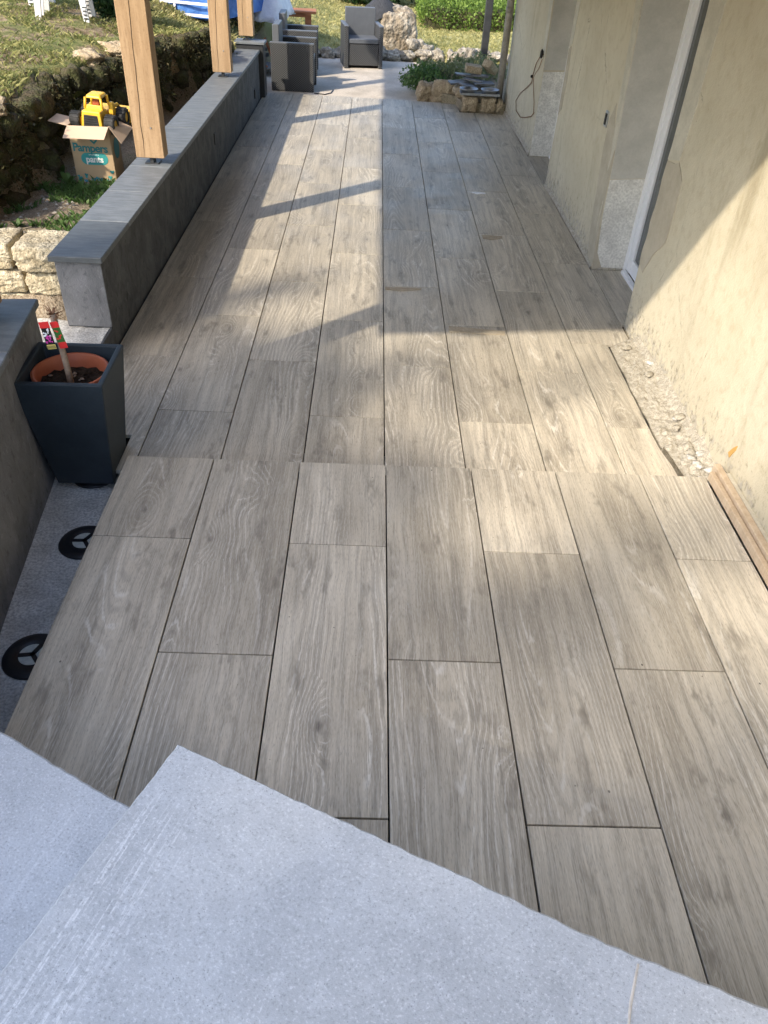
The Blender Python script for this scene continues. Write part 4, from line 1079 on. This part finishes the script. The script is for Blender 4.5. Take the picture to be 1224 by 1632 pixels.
def shrub(loc, r, n, size, mat, label, name='shrub', cat='shrub', group=None, **k):
    t = empty(name, loc, 0, label, cat, group)
    mound((0, 0, r[2] * .9), r, n, size, mat, 'foliage', t, **k)
    trunk(t, None, -.05, r[2] * 1.1, .03 + r[2] * .03, 'stem', 4, r[0] * .5)
    return t
shrub((-.5, 22.3, .0), (1.6, .9, 1.1), 9000, .11, 'dark_leaf', 'dark bushy shrub behind the boulder at the top of the picture')
shrub((2.2, 22.6, .0), (1.7, .9, 1.0), 9000, .11, 'dark_leaf', 'dark bushy shrub rising behind the clipped hedge')
shrub((4.6, 21.6, .0), (1.3, .9, 1.2), 7000, .11, 'dark_leaf', 'dark shrub behind the hedge beside the house corner')
shrub((-2.6, 22.0, .2), (1.3, .9, 1.0), 6000, .11, 'hedge_leaf', 'bright green shrub beyond the low wooden table')
shrub((-3.12, 10.75, float(terrain(-3.12, 10.75)) - .05), (.30, .30, .30), 2600, .085, 'dark_leaf', 'leafy dark green shrub beside the stacked plastic chairs', aspect=.32)

# unseen trees added behind the viewer, boxy crowns shaped to shade floor and steps
def tree(loc, h, cr, cz, n, label):
    t = empty('added_shade_tree', loc, R_(45), label, 'tree', 'unseen trees added for shade behind the viewer')
    trunk(t, None, -.1, h * .75, .3, 'trunk', 6, cr[0] * .7)
    mound((0, 0, cz), cr, n, .55, 'dark_leaf', 'crown', t, shell=.1, aspect=.75, up=.1, wob=.04, boxy=.8)
tree((-14.0, -9.95, -.33), 13.0, (1.82, 1.82, 3.3), 10.85, 4600, 'unseen tall leafy tree added behind the viewer to shade the floor')
tree((-14.0, -15.58, -.33), 16.0, (2.45, 2.45, 5.2), 12.0, 6000, 'unseen tallest leafy tree added far behind the viewer to shade the steps')

# ------------------------------------------------------------------ armchairs
def armchair(loc, rz, label):
    t = empty('rattan_armchair', loc, rz, label, 'armchair', 'dark woven armchairs on the patio')
    for s in (-1, 1):
        a = child_box('arm', (s * .31 - (.065 if s > 0 else 0), -.30, .0), (s * .31 + (0 if s > 0 else .065), .29, .585), 'weave', t, .008)
        child_box('arm_top', (-.0345, -.302, .278), (.0345, .302, .300), 'weave_top', a, .006)
    child_box('seat', (-.243, -.285, .345), (.243, .20, .41), 'weave_top', t, .008)
    child_box('front_panel', (-.243, -.278, .04), (.243, -.25, .335), 'weave', t, .006)
    b = child_box('backrest', (-.243, .17, .30), (.243, .262, .79), 'weave_top', t, .008)
    child_box('rear_panel', (-.243, .225, .03), (.243, .262, .295), 'weave', t, .006)
    return t
armchair((-1.262, 12.42, -.05), R_(90), 'dark woven armchair seen from its side beside the wall end')
armchair((-.345, 14.47, -.05), R_(9), 'dark woven armchair facing the viewer in front of the boulder')
armchair((-1.30, 13.62, -.05), R_(92), 'dark woven armchair mostly hidden behind the sideways one')

# boulder with a cushion
bo = rock('boulder', (.22, 15.75, .22), (.80, .76, 1.02), 12, 'boulder_rock', None, .3, sub=5, rough=.13, boxy=.45, freq=1.7)
tag(bo, 'big rough pale boulder behind the facing armchair', 'boulder')
cu = empty('seat_cushion', (.02, 15.70, .685), R_(12), 'dark ribbed cushion lying on the boulder', 'cushion')
v = []; f = []; n = 16
for side in (1, -1):
    for j in range(n + 1):
        for i in range(n + 1):
            u, w_ = i / n * 2 - 1, j / n * 2 - 1
            th_ = .05 * max(0, (1 - u ** 4)) ** .5 * max(0, (1 - w_ ** 4)) ** .5
            x, y = u * .30, w_ * .26
            z = side * th_ - .30 * max(0, u - .05) ** 1.2 * .7 - .16 * max(0, -u - .3) - .20 * max(0, -w_) ** 1.3 + .006 * math.sin(x * 120)
            v.append((x, y, z + .05))
for s_ in (0, 1):
    k = s_ * (n + 1) ** 2
    for j in range(n):
        for i in range(n):
            a = k + j * (n + 1) + i; q = (a, a + 1, a + n + 2, a + n + 1); f.append(q if s_ == 0 else q[::-1])
mesh_obj('cushion_pad', v, f, 'dark_fabric', cu, True)

# edging stones along the lawn
es = [(-1.62, 15.02, .17), (-1.40, 15.10, .2), (-1.17, 15.12, .2), (-.93, 15.10, .24), (-.66, 15.12, .26), (-.38, 15.10, .26), (-.10, 15.10, .26), (.16, 15.12, .30), (.44, 15.14, .26), (.68, 15.22, .30), (.96, 15.2, .28), (1.22, 15.24, .26), (1.46, 15.22, .28), (1.74, 15.26, .3), (2.02, 15.24, .28), (2.30, 15.2, .3)]
for i, (x, y, s) in enumerate(es):
    o = rock('edging_stone', (x + random.uniform(-.04, .04), y + random.uniform(-.06, .08), random.uniform(-.02, .03) + .02 * (i > 8)), (s * random.uniform(.8, 1.35), s * random.uniform(.7, 1.1), s * random.uniform(.55, 1.0)), 90 + i, 'edging_rock', None, random.uniform(-.6, .6), sub=4, rough=.45, boxy=.3)
    tag(o, ('rough pale edging stone between patio and lawn, %s one right of the boulder' % ['first', 'second', 'third', 'fourth', 'fifth', 'sixth', 'seventh', 'eighth'][i - 8]) if i >= 8 else 'rough pale edging stone between patio and lawn, left of the boulder', 'stone', 'edging stones between patio and lawn')
for i, (x, y, z, s) in enumerate([(.60, 15.48, .12, .30), (.78, 15.42, .08, .24), (.52, 15.36, .17, .2)]):
    o = rock('rubble_stone', (x, y, z), (s, s, s * .9), 120 + i, 'edging_rock', None, i, sub=3, rough=.35)
    tag(o, ['largest', 'rightmost', 'topmost'][i] + ' rubble stone heaped at the right foot of the boulder', 'stone', 'rubble stones at the boulder')
# planting bed by the house corner
for i, (x, y, z, dims) in enumerate([(.60, 11.93, .06, (.25, .24, .29)), (.86, 11.84, .08, (.40, .28, .34)), (1.155, 11.25, .085, (.23, .20, .215)), (1.395, 11.25, .085, (.22, .20, .215)), (1.55, 11.25, .075, (.09, .14, .18))]):
    o = rock('bed_stone', (x, y, z), dims, 140 + i, 'bed_stone', None, random.uniform(-.08, .08), sub=4, rough=.20 if i > 1 else .3, boxy=.75 if i > 1 else .4)
    tag(o, ['small tan stone at the left end of the plant bed', 'largest tan stone edging the plant bed', 'squared tan stone under the left metal bowl', 'squared tan stone under the right metal bowl', 'narrow tan stone between the bowls and the house wall'][i], 'stone', 'stones edging the plant bed')
soil = MB().prism([(.5, 12.0), (1.0, 11.55), (1.05, 11.2), (1.62, 11.2), (2.2, 12.2), (2.2, 14.2), (1.2, 14.3), (.5, 13.3)], -.06, .10).build('bed_soil', 'ground'); tag(soil, kind='structure')
def creeper(x, y, rx, ry, h, n, label, mat='bed_leaf'):
    t = empty('bed_plant', (x, y, .05), 0, label, 'plant', 'creeping plants in the bed')
    mound((0, 0, .02), (rx, ry, h), n, .055, mat, 'foliage', t, shell=.3, aspect=.45, up=.4, zcut=-.02)
    for i in range(7):
        a = i * .9; MB().tube([(0, 0, 0), (math.cos(a) * rx * .5, math.sin(a) * ry * .5, h * .6), (math.cos(a) * rx * .9, math.sin(a) * ry * .9, h * .5)], [.006, .005, .002], 5).build('stem', 'bark_stick', t)
creeper(.62, 12.45, .36, .45, .24, 3000, 'leafy creeping plant at the left end of the bed', 'weed_leaf')
creeper(1.05, 12.75, .42, .55, .29, 2800, 'paler creeping plant in the middle of the bed')
creeper(1.50, 13.3, .46, .7, .27, 3000, 'pale creeping plant beside the dark metal post')
creeper(.80, 13.3, .35, .5, .16, 1800, 'low creeping plant at the back of the bed by the patio')
# slates, blocks and bowls
sl = [(1.02, 11.62, .265, .26, .16, .02, .2), (1.22, 11.60, .30, .26, .2, .02, -.3), (1.16, 11.45, .26, .24, .2, .018, .5), (1.34, 11.5, .285, .26, .2, .02, .1), (1.10, 11.75, .33, .24, .14, .02, .15), (1.30, 11.72, .335, .24, .16, .02, -.1)]
for i, (x, y, z, a, b, c, rz) in enumerate(sl):
    o = MB().box((-a / 2, -b / 2, -c / 2), (a / 2, b / 2, c / 2), .003).build('slate_slab', 'slate'); o.location = (x, y, z); o.rotation_euler = (R_(random.uniform(-6, 6)), R_(random.uniform(-6, 6)), rz)
    tag(o, 'thin slate slab in the loose heap behind the bowls', 'slate', 'slate slabs heaped behind the bowls')
for i, (x, y, z, rx, rz, lab) in enumerate([(1.22, 11.80, .40, .1, .05, 'weathered block lying flat on the slate heap'), (1.45, 11.85, .42, .55, .9, 'weathered block tilted against the downpipe')]):
    o = MB().box((-.11, -.07, -.045), (.11, .07, .045), .008).build('stone_block', 'bed_stone'); o.location = (x, y, z); o.rotation_euler = (.1, rx, rz)
    tag(o, lab, 'block')
heap = rock('heap_stone', (1.25, 11.66, .14), (.62, .45, .22), 77, 'bed_stone', None, .1, sub=3); tag(heap, 'flat stone under the heap of slates', 'stone')
tr = empty('metal_tray', (1.27, 11.22, .195), R_(1), 'grey metal tray lying across the squared stones', 'tray')
MB().box((-.25, -.09, 0), (.25, .09, .012), .004).build('tray_base', 'galvanised', tr)
MB().box((-.252, -.095, .004), (.252, -.088, .03)).box((-.252, .088, .004), (.252, .095, .03)).box((-.257, -.095, .004), (-.25, .095, .03)).box((.25, -.095, .004), (.257, .095, .03)).build('tray_rim', 'galvanised', tr)
for x, lab in ((1.12, 'round metal bowl on the left half of the tray'), (1.40, 'round metal bowl on the right half of the tray')):
    b = MB().lathe([(0, .0), (.085, .0), (.118, .055), (.124, .058), (.120, .052), (.085, .006), (0, .006)], 32).build('metal_bowl', 'galvanised', None, True, (x, 11.22, .208)); tag(b, lab, 'bowl', 'metal bowls on the tray')
mp = MB().box((-.055, -.055, -.2), (.055, .055, 2.5), .006).build('metal_post', 'dark_metal', None, False, (1.685, 14.62, .0)); tag(mp, 'square dark metal post rising from the plant bed', 'post')

# ------------------------------------------------------------------ garden furniture on the lawn
def pchair(loc, rz, label):
    t = empty('plastic_chair', loc, rz, label, 'chair', 'white plastic chairs on the lawn')
    for sx in (-1, 1):
        for sy in (-1, 1):
            x0, y0 = sx * .255, sy * .25
            v = [(x0 - .028, y0 - .022, 0), (x0 + .028, y0 - .022, 0), (x0 + .028, y0 + .022, 0), (x0 - .028, y0 + .022, 0)]
            x1, y1 = sx * .215, sy * .20
            v += [(x1 - .04, y1 - .022, .41), (x1 + .04, y1 - .022, .41), (x1 + .04, y1 + .022, .41), (x1 - .04, y1 + .022, .41)]
            lg = mesh_obj('leg', v, [(0, 3, 2, 1), (4, 5, 6, 7), (0, 1, 5, 4), (1, 2, 6, 5), (2, 3, 7, 6), (3, 0, 4, 7)], 'white_plastic', t)
            if sy < 0 and sx > 0:
                for q in range(4): MB().box((x0 - .024, y0 - .026, .03 + q * .035), (x0 + .02, y0 - .0215, .042 + q * .035)).build('rib_slot', 'dark_metal', lg)
    MB().box((-.235, -.23, .405), (.235, .22, .435), .01).build('seat', 'white_plastic', t)
    sl_ = MB()
    for i in range(5): sl_.box((-.19 + i * .083, .20, .45), (-.14 + i * .083, .225, .83), .004)
    sl_.box((-.23, .198, .80), (.23, .23, .87), .008).box((-.235, .197, .436), (-.19, .228, .80), .006).box((.19, .197, .436), (.235, .228, .80), .006).build('backrest', 'white_plastic', t)
    for sx in (-1, 1): MB().tube([(sx * .25, .21, .66), (sx * .27, 0, .66), (sx * .26, -.2, .64), (sx * .24, -.22, .43)], .02, 8).build('armrest', 'white_plastic', t, True)
    return t
pchair((-3.62, 10.27, float(terrain(-3.62, 10.27)) - .005), R_(8), 'white plastic garden chair on the lawn, right one of the pair')
pchair((-3.66, 10.45, float(terrain(-3.66, 10.45)) + .05), R_(12), 'white plastic garden chair stacked over its neighbour')
pchair((-4.35, 10.95, float(terrain(-4.35, 10.95)) - .005), R_(-8), 'white plastic garden chair on the lawn at the left edge')

# blue pool behind the posts
pz = .74
pool = empty('garden_pool', (-3.25, 12.72, pz), R_(-17), 'blue walled garden pool with white straps on the lawn', 'pool')
v = []; f = []; n = 40
for i in range(n + 1):
    x = -1.35 + 2.30 * i / n; b = .03 * math.sin(i * .55)
    v += [(x, b - .02, -.02), (x, b + .03 - .05 * math.sin(math.pi * .5), .25 + .02 * math.sin(i * .8)), (x, b * .5, .80)]
for i in range(n):
    f += [(3 * i, 3 * i + 3, 3 * i + 4, 3 * i + 1), (3 * i + 1, 3 * i + 4, 3 * i + 5, 3 * i + 2)]
mm = MB().add(v, f); mm.box((-1.35, .08, -.05), (.95, 2.2, .78)); mm.build('pool_wall', 'pool_blue', pool, False)
for z in (.02, .155, .44): MB().box((-1.36, -.085, z - .016), (.96, -.078, z + .016)).build('strap', 'white_sheet', pool)
for x in (-.95, -.28, .40, .92): MB().box((x - .014, -.0775, -.02), (x + .014, -.072, .8)).build('strap', 'white_sheet', pool)
MB().tube([(-1.36, -.03, .82), (.96, -.03, .82)], .04, 10).build('top_rail', 'white_plastic', pool, True)
MB().box((-1.3, .1, .70), (.92, 2.15, .785)).build('water', 'dark_glass', pool)

# covered table, low wooden table, folding chair
gt = empty('garden_table', (-2.05, 14.55, float(terrain(-2.05, 14.55))), R_(-4), 'garden table under a white plastic sheet behind the far post', 'table')
child_box('table_top', (-.52, -.40, .42), (.42, .40, .45), 'red_brown_wood', gt)
for sx in (-.45, .36):
    for sy in (-.33, .33): child_box('leg', (sx - .03, sy - .03, 0), (sx + .03, sy + .03, .419), 'red_brown_wood', gt)
v = []; f = []; n = 30
for j in range(n + 1):
    for i in range(n + 1):
        x, y = -.72 + 1.34 * i / n, -.62 + 1.2 * j / n
        dx = max(0, abs(x + .05) - .48); dy = max(0, abs(y) - .41)
        dr = min(.34, 1.6 * (dx + dy)) * 1.1
        z = .46 - dr + .025 * mnoise.noise(Vector((x * 5, y * 5, 0))) * (1 + 3 * (dx + dy)) + .02 * mnoise.noise(Vector((x * 13, y * 13, 4))) + .10 * math.exp(-((x + .1) ** 2 + y * y) * 14)
        v.append((x - .3 * dx, y - .3 * dy, z))
for j in range(n):
    for i in range(n):
        a = j * (n + 1) + i; f.append((a, a + 1, a + n + 2, a + n + 1))
sh = mesh_obj('plastic_sheet', v, f, 'white_sheet', None, True, (-2.05, 14.55, float(terrain(-2.05, 14.55)) + .004)); sh.rotation_euler = (0, 0, R_(-4))
sm = sh.modifiers.new('solid', 'SOLIDIFY'); sm.thickness = .003
tag(sh, 'crumpled white plastic sheet draped over the garden table', 'sheet')
lt = empty('low_table', (-1.62, 15.75, float(terrain(-1.62, 15.75)) - .01), R_(3), 'reddish wooden low table on the far lawn', 'table')
ztop = .545 - lt.location.z
for i in range(5): child_box('top_slat', (-.46, -.22 + i * .09, ztop - .035), (.46, -.22 + i * .09 + .084, ztop), 'red_brown_wood', lt)
for sx in (-.40, .32):
    for sy in (-.2, .18): child_box('leg', (sx - .05, sy - .02, 0), (sx + .05, sy + .02, ztop - .036), 'red_brown_wood', lt)
child_box('apron', (-.36, -.2, ztop - .09), (.28, -.18, ztop - .036), 'red_brown_wood', lt)
fc = empty('folding_chair', (-1.76, 13.30, float(terrain(-1.76, 13.30)) - .01), R_(60), 'wooden folding chair with grey slats behind the low wall end', 'chair')
zc = fc.location.z
for s in (-.2, .2):
    MB().tube([(s, -.22, 0), (s, .16, .62 - zc * .3)], .022, 6).build('leg', 'red_brown_wood', fc)
    MB().tube([(s * .85, .22, 0), (s * .85, -.14, .42)], .02, 6).build('leg', 'red_brown_wood', fc)
for i in range(4): child_box('seat_slat', (-.21, -.17 + i * .085, .385), (.21, -.17 + i * .085 + .07, .405), 'slate_coping', fc)
for i in range(3): child_box('back_slat', (-.21, .10 + i * .03, .48 + i * .07), (.21, .12 + i * .03, .53 + i * .07), 'slate_coping', fc)

# ------------------------------------------------------------------ small pieces on the tiles
def flat(name, pts, z, mat, label, cat, th=.0035):
    c = (sum(p[0] for p in pts) / len(pts), sum(p[1] for p in pts) / len(pts))
    o = MB().prism([(p[0] - c[0], p[1] - c[1]) for p in pts], 0, th).build(name, mat); o.location = (c[0], c[1], z); return tag(o, label, cat)
flat('thin_strip', [(.425, 4.598), (.79, 4.583), (.795, 4.640), (.43, 4.683)], .0015, 'tan_strip', 'tan strip across a tile joint, the longest of three', 'strip')  # thin tan strips at the tile joints
flat('thin_strip', [(.835, 6.37), (.90, 6.35), (1.00, 6.40), (1.002, 6.446), (.83, 6.455)], .0015, 'tan_strip', 'tan strip on the tiles near the far doorway', 'strip')
flat('thin_strip', [(.012, 5.235), (.13, 5.222), (.27, 5.262), (.275, 5.284), (.01, 5.28)], .0015, 'tan_strip', 'thin tan strip beside the centre joint', 'strip')
flat('painted_glint', [(.845, 7.63), (.90, 7.575), (.985, 7.60), (.99, 7.63), (.90, 7.66)], .0015, 'painted_glint', 'small white scrap painted as a sun glint on the shaded tiles', 'fleck')  # sun glint on the tiles drawn as a thin white piece
hose = MB().tube([(-.95, 12.05, -.044), (-.80, 12.0, -.044), (-.72, 12.12, -.044), (-.70, 12.35, -.044)], .008, 6).build('cable_end', 'black_plastic', None, True); tag(hose, 'thin black cable on the patio by the sideways armchair', 'cable')

gr = MB()
for i in range(230):
    if i < 110: x, y, z = 1.44 - abs(random.gauss(0, .09)), random.uniform(2.97, 4.5), .0008
    elif i < 170: x, y, z = random.uniform(-1.2, 1.5), random.uniform(3.0, 8.0), .0008
    else: x, y, z = random.uniform(-1.1, 1.5), random.uniform(1.2, 2.9), H_ + .0008
    q = random.uniform(.0012, .0042); a = random.random() * 3
    vv = [Vector((x + math.cos(a + k * 2.1) * q, y + math.sin(a + k * 2.1) * q, z)) for k in range(3)]
    gr.add(vv + [Vector((x, y, z + q * .8))], [(0, 1, 3), (1, 2, 3), (2, 0, 3)])
gro = gr.build('mortar_grit', 'footing_mortar'); tag(gro, 'scattered mortar crumbs on the tiles', 'grit', kind='stuff')

for o in list(S.objects):
    if o.parent is None and 'category' in o.keys() and 'kind' not in o.keys(): o['kind'] = 'thing'
